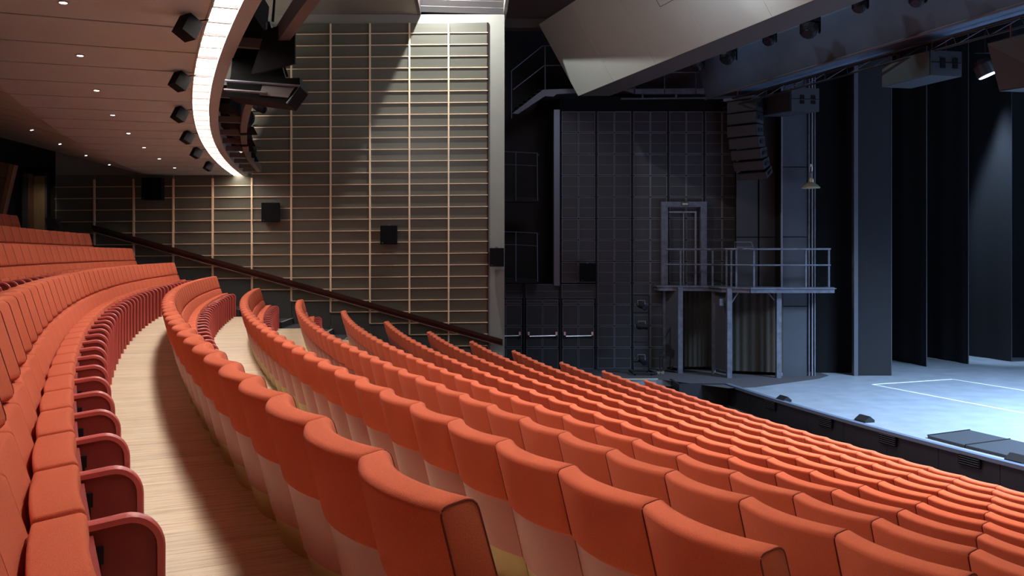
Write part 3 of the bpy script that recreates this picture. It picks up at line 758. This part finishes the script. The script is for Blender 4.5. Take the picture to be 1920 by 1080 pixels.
# line array
la = thing('line_array', 'curved black line array speaker hanging left of the grey pillar', 'speaker', W(1395, 190, 23.8))
prof = [(1362, 1419, 188, 210), (1362, 1419, 211, 232), (1362, 1419, 234, 255), (1364, 1424, 256, 276), (1368, 1428, 277, 296), (1373, 1432, 297, 315), (1380, 1436, 316, 330)]
tilt = [0, .02, .06, .12, .2, .3, .42]
for k, (ul, ur, vt, vb) in enumerate(prof):
    y = 23.6
    Rm = Matrix.Rotation(.78, 3, 'Z') @ Matrix.Rotation(-tilt[k], 3, 'Y')
    hgt = (vb - vt - 1) * y / F
    c2 = W((ul + ur) / 2, (vt + vb) / 2, y) + Matrix.Rotation(.78, 3, 'Z') @ Vector((.27, 0, 0))
    w2 = .42
    x0 = MB().hexa([c2 + Rm @ Vector(p) for p in ((-.27, -w2, -hgt / 2), (.25, -.34, -hgt / 2), (.25, .34, -hgt / 2), (-.27, w2, -hgt / 2), (-.27, -w2, hgt / 2), (.25, -.34, hgt / 2), (.25, .34, hgt / 2), (-.27, w2, hgt / 2))]).build('array_element', mat('array_grey', (34, 34, 38), .5) if k == 0 else bpy.data.materials['array_grey'], la)
    MB().obox(c2 + Rm @ Vector((-.275, 0, 0)), .012, w2 * 1.94, hgt * .86, Rm).build('grille', BLKP, x0)
    MB().obox(c2 + Rm @ Vector((.0, -.40, 0)), .30, .02, hgt * .35, Rm @ Matrix.Rotation(.19, 3, 'Z')).build('side_handle', HINGE, x0)
c = W(1390, 184, 23.7); MB().obox(c + Vector((.1, .2, 0)), .50, .86, .07, Matrix.Rotation(.78, 3, 'Z')).build('flying_frame', GREYST, la)
chain(la, c + Vector((-.1, 0, .02)), c + Vector((-.1, 0, .34))); chain(la, c + Vector((.3, .1, .02)), c + Vector((.3, .1, .34)))
# visible stage spotlight
c = W(1846, 128, 17.6)
t = thing('stage_spotlight', 'black spotlight with a glowing rim under the truss at right', 'stage light', c)
ax = Vector((.35, -.15, -.92)).normalized()
MB().lathe(c - ax * .18, [(.12, 0), (.17, .10), (.19, .32), (.18, .33)], 18, ax).build('housing', CAB, t)
MB().lathe(c - ax * .18, [(.165, .331), (.16, .345)], 18, ax).build('lens', BEAMG, t)
MB().tube([c + Vector((0, 0, .3)), c + Vector((0, 0, .95))], .02, 6).build('hanger', BLK, t)
MB().tube([c + Vector((-.2, 0, 0)), c + Vector((-.2, 0, .3)), c + Vector((.2, 0, .3)), c + Vector((.2, 0, 0))], .016, 6).build('yoke', BLK, t)

# ------------------------------------------------------------------ pillar, side panels, masking
sp = thing('stage_side_panelling', 'brown-black flat panelling left of the grey pillar on stage', 'panelling', W(1422, 700, 25.1))
y = 25.1
for u0, u1 in ((1381, 1421), (1424, 1463.5)):
    for v0, v1 in ((60, 190), (191.5, 317), (318.5, 444), (445.5, 572), (573.5, 700)):
        p, q = W(u0, v1, y), W(u1, v0, y)
        MB().box(p.x, q.x, y, y + .06, max(p.z, STZ), q.z).build('panel', BRNPAN, sp)
MB().box(W(1380, 0, y).x, W(1465, 0, y).x, y + .06, y + .12, STZ, W(0, 60, y).z).build('backing', BLKM, sp)
y = 24.55
pl = thing('stage_pillar', 'tall blue-grey panelled pillar at the stage side behind the balcony', 'pillar', W(1490, 706, y))
for v0, v1 in ((80, 188), (189.5, 312.5), (314, 443.5), (445, 573.5), (575, 704.5)):
    p, q = W(1466, v1, y), W(1513.5, v0, y)
    MB().box(p.x, q.x, y, y + .06, max(p.z, STZ), q.z).build('panel', PILLAR, pl)
MB().box(W(1465, 0, y).x, W(1515, 0, y).x, y + .06, y + .5, STZ, W(0, 80, y).z).build('core', BLKM, pl)
for u, m_ in ((1465, BLKL), (1516, GREYST), (1522, BLKL), (1527, GREYST)):
    MB().box(W(u - 1.1, 0, y).x, W(u + 1.1, 0, y).x, y - .05, y + .02, STZ, W(0, 80, y).z).build('guide_rail', m_, pl)
MB().box(W(1531, 0, 25.2).x, W(1606, 0, 25.2).x, 25.2, 25.3, STZ, ZC + 8).build('wall_wing', BLKM, kind='structure')
tw = thing('masking_tower', 'tall flat black masking tower beside the blue-lit stage', 'masking', W(1640, 705, 24.6))
MB().box(W(1608, 0, 24.6).x, W(1670.5, 0, 24.6).x, 24.6, 24.75, STZ, ZC + 7.5).build('flat', CURT, tw)
MB().box(W(1600, 0, 24.6).x, W(1607.5, 0, 24.6).x, 24.55, 24.7, STZ, ZC + 7.5).build('edge_post', GREYPAN, tw)
MB().box(W(1670.5, 0, 24.6).x, W(1672, 0, 24.6).x, 24.59, 24.76, STZ, ZC + 7.5).build('hem', PILLAR, tw)
def leg(xe, ye, dx, dy, top, lb, amp, nf):
    t = thing('stage_leg_curtain', lb, 'curtain', (xe, ye, STZ), 'black stage leg curtains')
    m = MB(); n = nf * 8; Lg = math.hypot(dx, dy); nx, ny = -dy / Lg, dx / Lg
    for i in range(n + 1):
        s = i / n; o_ = amp * math.sin(2 * math.pi * nf * s)
        m.v.append(Vector((xe + dx * s + nx * o_, ye + dy * s + ny * o_, STZ + .01))); m.v.append(Vector((xe + dx * s + nx * o_ * .8 + .0, ye + dy * s + ny * o_ * .8, top)))
    for i in range(n): m.face((2 * i, 2 * i + 2, 2 * i + 3, 2 * i + 1))
    o = m.build('cloth', CURT, t, smooth=True)
    MB().box(xe - .012, xe + .012, ye - .012, ye + .012, STZ + .01, top).build('hem', PILLAR, t)
leg(13.55, 26.5, -1.2, 7, ZC + 8, 'black leg curtain on stage, next behind the masking tower', .02, 8)
leg(15.12, 27.1, -1.2, 7, ZC + 8, 'black leg curtain on stage, middle of the three', .02, 8)
leg(16.85, 27.8, -1.4, 6, ZC + 8, 'black leg curtain on stage with the bright blue beam on it', .03, 5)
def drop(x0, x1, yv, nm, lb, amp=.08, nf=14):
    m = MB(); n = nf * 8
    for i in range(n + 1):
        s = i / n; o_ = amp * math.sin(2 * math.pi * nf * s)
        m.v.append(Vector((x0 + (x1 - x0) * s, yv + o_, STZ + .01))); m.v.append(Vector((x0 + (x1 - x0) * s, yv + o_, ZC + 8)))
    for i in range(n): m.face((2 * i, 2 * i + 2, 2 * i + 3, 2 * i + 1))
    return tag(m.build(nm, CURT, smooth=True), lb, 'curtain')
drop(16.78, 27, 28.9, 'stage_drape', 'long black folded drape at the far right of the stage')
MB().box(2.5, 30, 36.9, 37.2, 0, ZC + 10).build('wall_far', BLKM, kind='structure')
MB().box(29.8, 30, 8, 37, 0, ZC + 10).build('wall_upstage', BLKM, kind='structure')

# steel balcony on stage
bal = thing('stage_balcony', 'worn grey steel balcony with railing on posts at the stage side', 'balcony', W(1400, 706, 24.3))
ZD = ZC - .90
deck = [(5.42, 25.35), (6.80, 25.15), (6.88, 24.3), (7.52, 23.9), (9.72, 23.9), (9.72, 24.45), (8.40, 24.45), (8.40, 25.0), (7.42, 25.0), (7.42, 25.9), (5.42, 25.9)]
MB().slab(deck, ZD - .03, ZD).build('deck', GREYPAN, bal)
fas = [(5.42, 25.9), (5.42, 25.35), (6.80, 25.15), (6.88, 24.3), (7.52, 23.9), (9.72, 23.9), (9.72, 24.45)]
for i in range(len(fas) - 1):
    a_, b_ = Vector(fas[i]), Vector(fas[i + 1]); d_ = (b_ - a_).normalized(); n_ = Vector((d_.y, -d_.x)) * .05
    MB().slab([a_, b_, b_ + n_, a_ + n_], ZD - .14, ZD + .01).build('edge_beam', GREYST, bal)
    MB().slab([a_ - d_ * .02, b_ + d_ * .02, b_ + n_ * 1.8 + d_ * .02, a_ + n_ * 1.8 - d_ * .02], ZD - .035, ZD - .01).build('edge_flange', GREYST, bal)
def post(x, y, z0, z1, s=.07, name='post', m_=GREYST): MB().box(x - s / 2, x + s / 2, y - s / 2, y + s / 2, z0, z1).build(name, m_, bal)
def ux(u, y): return (u - U0) * y / F
for u, y, s in ((1246, 25.6, .09), (1275, 25.1, .13), (1338, 25.0, .09), (1367, 24.15, .13), (1459.5, 24.15, .13)): post(ux(u, y), y, STZ, ZD - .03, s, 'column')
for (ua, ya, ub_, yb_, lbx) in ((1248, 25.55, 1272, 25.15, 0), (1341, 24.95, 1363.5, 24.25, 1)):
    a_, b_ = Vector((ux(ua, ya), ya)), Vector((ux(ub_, yb_), yb_)); n_ = Vector((.03, .03))
    MB().slab([a_, b_, b_ + n_, a_ + n_], STZ + .15, ZD - .14).build('infill_panel', GREYPAN, bal)
    MB().slab([a_ - n_ * .6, b_ - n_ * .6, b_ + n_, a_ + n_], STZ + .02, STZ + .05).build('kick_rail', GREYST, bal)
    MB().slab([a_ - n_ * .6, b_ - n_ * .6, b_ + n_, a_ + n_], STZ + .14, STZ + .17).build('kick_rail', GREYST, bal)
for (ua, ub_, y) in ((1278, 1336, 25.75), (1371, 1458, 24.9)):
    m = MB(); n = 60; xa, xb = ux(ua, y), ux(ub_, y)
    for i in range(n + 1):
        s = i / n; o_ = .018 * math.sin(2 * math.pi * 7 * s + .8 * math.sin(9 * s))
        yy = y + o_ - (.45 * s if ua > 1300 else 0)
        m.v.append(Vector((xa + (xb - xa) * s, yy, STZ + .1))); m.v.append(Vector((xa + (xb - xa) * s, yy, ZD - .05)))
    for i in range(n): m.face((2 * i, 2 * i + 2, 2 * i + 3, 2 * i + 1))
    m.build('drape', CURTB, bal, smooth=True)
for pth in ([W(1372, 567, 24.15), W(1384, 548, 24.15)], [W(1452, 563, 24.15), W(1440, 549, 24.15)]): MB().tube(pth, .02, 6).build('brace', GREYST, bal)
lampb = MB().box(ux(1348, 24.3), ux(1355, 24.3), 24.22, 24.32, ZC + (V0 - 573) * 24.3 / F, ZC + (V0 - 560) * 24.3 / F).build('bulkhead_lamp', GREYST, bal)
# railing
ZR = ZC + .13
rp = [(5.62, 25.5), (6.0, 25.38), (6.85, 25.22), (7.0, 24.38), (7.55, 23.95), (9.68, 23.95), (9.68, 24.4)]
for zz, rr, nm in ((ZR, .028, 'top_rail'), (ZR - .43, .022, 'mid_rail')):
    MB().tube([(x, y, zz) for x, y in rp], rr, 8).build(nm, GREYST, bal)
for u, y in ((1276, 25.38), (1336, 25.22), (1362, 24.7), (1371, 24.5), (1380.5, 24.25), (1413.5, 23.97), (1511, 23.97), (1554, 23.97)): post(ux(u, y), y, ZD, ZR, .045)
MB().tube([W(1378, 467, 24.3), W(1378, 454, 24.3), W(1409, 454, 24.0), W(1413, 467, 24.0)], .014, 6).build('gate_hoop', GREYST, bal)
MB().prism([W(1380, 466, 24.1), W(1412, 466, 23.98), W(1410, 462, 23.98), W(1381, 462, 24.1)], (0, .02, 0)).build('gate_plate', GREYPAN, bal)
# doorway on the balcony
df = thing('doorway_frame', 'grey steel doorway frame standing on the stage balcony', 'door frame', W(1283, 533, 25.95))
y = 25.82
def fr(u0, u1, v0, v1, nm, m_, dy=.14, yy=y):
    p, q = W(u0, v1, yy), W(u1, v0, yy); return MB().box(p.x, q.x, yy, yy + dy, max(p.z, ZD), q.z).build(nm, m_, df)
fr(1240.5, 1252.5, 378, 540, 'side_post', GREYST); fr(1314, 1325.5, 378, 540, 'side_post', GREYST); fr(1252.5, 1314, 378, 388, 'lintel', GREYST)
lm = fr(1278, 1292, 379, 385, 'lamp', GREYPAN, .08, y - .08); fr(1280, 1290, 381, 384, 'lamp_glass', LAMPM, .02, y - .1).parent = lm
fr(1303, 1306, 399, 540, 'inner_post', BLKL, .05, y + .05); fr(1254, 1306, 396, 399, 'inner_lintel', BLKL, .05, y + .05)
fr(1281, 1282.6, 399, 540, 'door_seam', BLKL, .03, y + .08)
# pendant lamp by the pillar
pn = W(1520.5, 345, 23.9)
pd = thing('pendant_lamp', 'brass bell-shaped pendant lamp hanging in front of the grey pillar', 'lamp', pn)
MB().lathe(pn, [(.235, -.115), (.235, -.095), (.20, -.05), (.12, .01), (.075, .05), (.07, .12), (.05, .16), (.03, .18)], 24).build('shade', LAMPM, pd, smooth=True)
MB().lathe(pn, [(.03, .18), (.045, .22), (.045, .30), (.02, .34)], 12).build('socket', GREYST, pd)
MB().tube([pn + Vector((-.03, 0, .2)), pn + Vector((-.03, 0, .48)), pn + Vector((.03, 0, .48)), pn + Vector((.03, 0, .2))], .008, 5).build('hook', WHITEP, pd)
MB().tube([pn + Vector((0, 0, .34)), pn + Vector((0, 0, 4.2))], .010, 6).build('cable', BLK, pd)
MB().box(pn.x - .025, pn.x + .025, pn.y - .025, pn.y + .025, pn.z + .46, pn.z + .53).build('coupling', WHITEP, pd)
# light cart
y = 24.9
lc = thing('lighting_cart', 'tall black lighting ladder on a base plate by the tiled wall', 'lighting stand', Vector((ux(1206, y), y, STZ)))
x0, x1 = ux(1187, y), ux(1217, y); zt_ = ZC + (V0 - 553) * y / F
for x in (x0, x1): MB().tube([(x, y, STZ + .12), (x, y, zt_)], .022, 6).build('upright', BLK, lc)
for z in (zt_, ZC + (V0 - 586) * y / F, STZ + .35, STZ + .9): MB().tube([(x0, y, z), (x1, y, z)], .018, 6).build('crossbar', BLK, lc)
for pa, pb in (((x0 - .05, y - .3), (x1 + .15, y - .3)), ((x0 - .05, y + .3), (x1 + .05, y + .3)), ((x0 - .05, y - .3), (x0 - .05, y + .3)), ((x1 + .15, y - .3), (x1 + .05, y + .3))):
    MB().tube([(pa[0], pa[1], STZ + .06), (pb[0], pb[1], STZ + .06)], .03, 6).build('base_bar', BLK, lc)
for x in (x0, x1):
    for yy in (y - .3, y + .3): MB().lathe((x - .015, yy, STZ + .04), [(.04, 0), (.04, .03)], 10, (1, 0, 0)).build('caster', BLKM, lc)
for k, (u, v, lb) in enumerate(((1203, 573, 'black spotlight at the top of the lighting ladder'), (1204, 612, 'long black spotlight in the middle of the lighting ladder'), (1203, 675, 'black spotlight at the bottom of the lighting ladder'))):
    c = W(u, v, y - .12); t = thing('ladder_spotlight', lb, 'stage light', c, 'spotlights on the lighting ladder')
    ax = (Vector((.4, -.8, -.3)), Vector((.9, -.4, -.05)), Vector((.3, -.85, -.4)))[k].normalized()
    MB().lathe(c - ax * .16, [(.05, 0), (.09, .04), (.09, .16), (.07, .18), (.08, .32), (.085, .33)], 12, ax).build('housing', BLK, t)
    MB().lathe(c - ax * .16, [(.07, .331), (.06, .335)], 12, ax).build('lens', HINGE, t)
    MB().tube([c + Vector((-.1, 0, 0)), c + Vector((-.1, .04, .14)), c + Vector((.1, .04, .14)), c + Vector((.1, 0, 0))], .010, 5).build('yoke', BLKL, t)
c = Vector((ux(1238, 24.95), 24.95, STZ))
t = thing('floor_stand', 'small wheeled black stand beside the steel balcony', 'stand', c)
MB().tube([c + Vector((0, 0, .1)), c + Vector((0, 0, .62))], .022, 8).build('pole', BLK, t)
for dx in (-.05, .06): MB().lathe(c + Vector((dx, -.02, .05)), [(.05, 0), (.05, .03)], 12, (0, 1, 0)).build('wheel', mat('tan_wheel', (120, 104, 86), .5) if 'tan_wheel' not in bpy.data.materials else bpy.data.materials['tan_wheel'], t)
MB().obox(c + Vector((0, 0, .12)), .16, .10, .05).build('base', BLK, t)
MB().obox(c + Vector((.03, 0, .52)), .18, .06, .05).build('clamp', BLK, t)
# stage-side steps
ss = thing('stage_steps', 'black steps leading up to the carpeted side of the stage', 'steps', (5.4, 22.9, FR))
for k in range(3):
    MB().box(4.35 + .38 * 0, 5.35, 23.85 - .30 * (k + 1), 23.85 - .30 * k, FR, STZ - .15 * (k + 1) + .0).build('step', BLK, ss)
MB().box(1.2, 5.05, 23.83, 23.87, STZ - .02, STZ + .03).build('nosing', NOSE, ss)
MB().box(5.36, 5.42, 22.75, 23.85, FR, STZ + .02).build('side_cheek', LIPM, ss)
MB().box(5.42, poly[0].x + .02, 22.85, 22.93, FR, STZ + .03).build('front_cheek', LIPM, ss)

# ------------------------------------------------------------------ the seats
HW = PITCH / 2 - .0025
def bulge(y, amp=.056): return -amp * (1 - (y / HW) ** 2)
def loft(prof, amp=.056, ns=12, hw=HW, inset=.008, ampf=None):
    m = MB(); n = len(prof); cx = sum(p[0] for p in prof) / n; cz = sum(p[1] for p in prof) / n
    ys = [-hw, -hw + inset * .4, -hw + inset * 1.4] + [-hw + inset * 1.4 + (2 * hw - 2.8 * inset) * i / ns for i in range(1, ns)] + [hw - inset * 1.4, hw - inset * .4, hw]
    for y in ys:
        e = abs(abs(y) - hw)
        sh = inset * .9 if e < 1e-6 else (inset * .35 if e < inset * .6 else 0)
        for p in prof:
            dx, dz = cx - p[0], cz - p[1]; l_ = math.hypot(dx, dz) or 1
            m.v.append(Vector((p[0] + dx / l_ * sh + bulge(y, amp), y, p[1] + dz / l_ * sh)))
    for i in range(len(ys) - 1):
        for j in range(n):
            a_ = i * n + j; b_ = i * n + (j + 1) % n
            m.face((a_, b_, b_ + n, a_ + n))
    m.face(range(n)); m.face(range((len(ys) - 1) * n, len(ys) * n))
    return m
pad_prof = fillet([(.066, .682), (0, .935), (.088, .953), (.172, .668), (.10, .660)], [.014, .020, .030, .035, .01], 4)
pad_me = loft(pad_prof).mesh('backrest_pad', FAB, smooth=True, split=50)
# piping round the two side faces
cx_, cz_ = sum(p[0] for p in pad_prof) / len(pad_prof), sum(p[1] for p in pad_prof) / len(pad_prof)
pip_me = []
for y in (-HW, HW):
    pp = MB()
    pp.tube([(p[0] + bulge(y) + (cx_ - p[0]) * .05, y * .995, p[1] + (cz_ - p[1]) * .03) for p in pad_prof],   .0026, 5, closed=True)
    pip_me.append(pp.mesh('piping', PIPING))
def sheet(z_top, z_bot, off, th=.014, m_=PINK, name='back_shell', ins=.004):
    f = lambda z: .066 + (.682 - z) * .25 + off
    return loft([(f(z_top), z_top), (f(z_top) + th, z_top), (f(z_bot) + th, z_bot), (f(z_bot), z_bot)], hw=HW - ins + .003, inset=.002).mesh(name, m_, smooth=True)
shell_me = sheet(.70, .43, .010, .016)
base_me = {}
for i in H:
    if i > -4:
        st_ = FZ(i - 1) - FZ(i)
        base_me[i] = sheet(.43, st_, .016, .012, BRASS, 'base_panel')
base_me[-4] = base_me[-3]
cush_prof = fillet([(.12, .662), (.178, .658), (.262, .39), (.17, .37)], [.01, .018, .02, .02], 3)
cush_me = loft(cush_prof, .022, 8, HW - .003, .006).mesh('back_cushion', FAB, smooth=True, split=50)
seat_prof = fillet([(.228, .545), (.345, .560), (.378, .22), (.275, .18)], [.012, .018, .05, .04], 4)
seat_me = loft(seat_prof, .010, 6, HW - .018, .006).mesh('seat', FAB, smooth=True, split=50)
under_me = MB().hexa([(.352, -HW + .02, .20), (.384, -HW + .02, .20), (.384, HW - .02, .20), (.352, HW - .02, .20), (.34, -HW + .02, .50), (.357, -HW + .02, .50), (.357, HW - .02, .50), (.34, HW - .02, .50)]).mesh('seat_pan', SEATPAN)
# side panel with arm rim (at the local +y side of a chair)
def arm_path():
    pts = [(.15, .497)]; pts.append((.20, .502)); c = (.51 - .075, .532 - .075 - .002)
    for k in range(9):
        t = math.radians(98 - 98 * k / 8); pts.append((c[0] + .075 * math.cos(t), c[1] + .075 * math.sin(t)))
    pts.append((.51, .004)); return pts
ap = arm_path()
def arm_mesh(y):
    m = MB(); poly_ = ap + [(.28, .004), (.16, .40)]
    m.prism([(x, y - .008, z) for x, z in poly_], (0, .016, 0))
    return m.mesh('side_panel', REDPAINT)
def rim_mesh(y):
    m = MB(); n = len(ap); secs = []
    for i, (x, z) in enumerate(ap):
        a_ = Vector(ap[max(i - 1, 0)]); b_ = Vector(ap[min(i + 1, n - 1)]); d_ = (b_ - a_).normalized(); nr = Vector((-d_.y, d_.x)) if True else None
        if nr.dot(Vector((1, 1))) < 0 and i > n - 3: nr = -nr
        base = Vector((x, z))
        ring = []
        for oy, on in ((-.017, -.012), (-.017, .002), (-.010, .007), (.010, .007), (.017, .002), (.017, -.012)):
            q = base + nr * on; ring.append(Vector((q.x, y + oy, q.y)))
        secs.append(ring)
    for ring in secs: m.v += ring
    for i in range(n - 1):
        for j in range(6): m.face((i * 6 + j, i * 6 + (j + 1) % 6, (i + 1) * 6 + (j + 1) % 6, (i + 1) * 6 + j))
    m.face(range(6)); m.face(range((n - 1) * 6, n * 6))
    return m.mesh('armrest', REDRIM, smooth=True, split=45)
arm_p, rim_p = arm_mesh(PITCH / 2), rim_mesh(PITCH / 2)
arm_n, rim_n = arm_mesh(-PITCH / 2), rim_mesh(-PITCH / 2)
hin = MB(); hin.box(.355, .380, PITCH / 2 - .022, PITCH / 2 - .009, .43, .47); hin.box(.362, .374, PITCH / 2 - .022, PITCH / 2 - .009, .40, .43)
hin_me = hin.mesh('hinge', HINGE)
side_me = MB().box(0.20, .225, -HW + .01, HW - .01, .10, .40).mesh('inner_shell', SEATPAN)

def row_name(i): return f'{ordn(11 - i)} row from the stage'
cands = []
near_vis = {}
for i in range(-4, 11):
    R = RT(i); yfar = YE if i > -4 else 18.9
    af = ang_at_y(R, yfar)
    if i >= 0: t_near = TH[i]
    elif i == -1:
        n0 = round((.485 - .4446) / (PITCH / R)); t_near = .4446 + n0 * PITCH / R
    else: t_near = af + int((.475 - af) * R / PITCH) * PITCH / R
    if i >= 3:
        t_near += round((.4525 - t_near) * R / PITCH) * PITCH / R
    n = round((t_near - af) * R / PITCH)
    for k in range(n):
        a_ = t_near - (k + .5) * PITCH / R
        c = P(R, a_, ZC - H[i]);
        def pj_(dz, dr):
            q = P(R - dr, a_, ZC - H[i] + dz); return (U0 + F * q.x / q.y, V0 - F * (q.z - ZC) / q.y) if q.y > .3 else (-999, 9999)
        vis = False
        for dz, dr in ((0, 0), (-.4, .3), (-.9, .5)):
            u, v = pj_(dz, dr); mg = F * .3 / max(c.y, .3)
            if -mg < u < 1920 + mg and -mg < v < 1080 + mg: vis = True
        cands.append([i, k, n, a_, c, vis])
ind = sorted([c for c in cands if c[5]], key=lambda c: c[4].length if hasattr(c[4], 'length') else 0)
def dist(c): return math.sqrt(c[4].x ** 2 + c[4].y ** 2)
ind = sorted([c for c in cands if c[5]], key=dist)
chosen = set((c[0], c[1]) for c in ind[:300])
print('chairs in view', len(ind), 'all', len(cands))
rest = [c for c in cands if (c[0], c[1]) not in chosen]
# leave out what is well outside the frame
keep = []
for c in rest:
    if c[5]: keep.append(c)
    else:
        near = min((abs(c[1] - d_[1]) for d_ in ind if d_[0] == c[0]), default=99)
        if near <= 4: keep.append(c)
proto = {}
def add(me, name, par):
    o = bpy.data.objects.new(name, me); C.objects.link(o); o.parent = par; return o
def chair_parts(i, first_far, last_near):
    L_ = [(pad_me, 'backrest_pad', pip_me, 'piping'), (shell_me, 'back_shell', None, None), (base_me[i], 'base_panel', None, None),
          (cush_me, 'back_cushion', None, None), (seat_me, 'seat', under_me, 'seat_pan'), (arm_n, 'side_panel', rim_n, 'armrest')]
    if last_near: L_.append((arm_p, 'side_panel', rim_p, 'armrest'))
    return L_
# local +y points towards the hall's far wall side reversed: see placement (rotation = angle)
for i, k, n, a_, c, vis in cands:
    if (i, k) not in chosen: continue
    vk = [d_[1] for d_ in ind if d_[0] == i]
    kmin = min(vk)
    from_far = n - k; nn_near = k - kmin + 1
    if i >= 0 and i <= 2: endn = 'near end'
    elif i < 0: endn = 'left frame edge'
    else: endn = 'right frame edge'
    if from_far < nn_near: lb = f'orange seat, {ordn(from_far)} from the far end of the {row_name(i)}'
    else: lb = f'orange seat, {ordn(min(nn_near, 40))} from the {endn} in the {row_name(i)}'
    t = bpy.data.objects.new('theatre_seat', None); C.objects.link(t)
    t.location = P(RT(i), a_, FZ(i)); t.rotation_euler = (0, 0, a_)
    tag(t, lb, 'theatre seat', f'orange seats in the {row_name(i)}')
    for me, nm, me2, nm2 in chair_parts(i, False, k == n - 1):
        p_ = add(me, nm, t)
        for m2 in (me2 if isinstance(me2, list) else [me2] if me2 else []): add(m2, nm2, p_)
    add(hin_me, 'hinge', t)
# the remaining seats as one object
V, Fc, MI = [], [], []
mats_all = [FAB, PIPING, PINK, BRASS, SEATPAN, REDPAINT, REDRIM, HINGE]
for i, k, n, a_, c, vis in keep:
    M = Matrix.Translation(P(RT(i), a_, FZ(i))) @ Matrix.Rotation(a_, 4, 'Z')
    for me, nm, me2, nm2 in chair_parts(i, False, k == n - 1):
        for mm in [me] + (me2 if isinstance(me2, list) else [me2]):
            if mm is None: continue
            b0 = len(V); mi = mats_all.index(mm.materials[0])
            V += [tuple(M @ v.co) for v in mm.vertices]
            for p_ in mm.polygons: Fc.append([b0 + q for q in p_.vertices]); MI.append(mi)
me = bpy.data.meshes.new('distant_seats'); me.from_pydata(V, [], Fc)
for m_ in mats_all: me.materials.append(m_)
me.polygons.foreach_set('material_index', MI)
me.polygons.foreach_set('use_smooth', [True] * len(Fc))
o = bpy.data.objects.new('distant_seats', me); C.objects.link(o)
me.set_sharp_from_angle(angle=math.radians(50))
tag(o, 'smallest orange seats at the far ends of the rows by the side wall', 'theatre seats', kind='stuff')
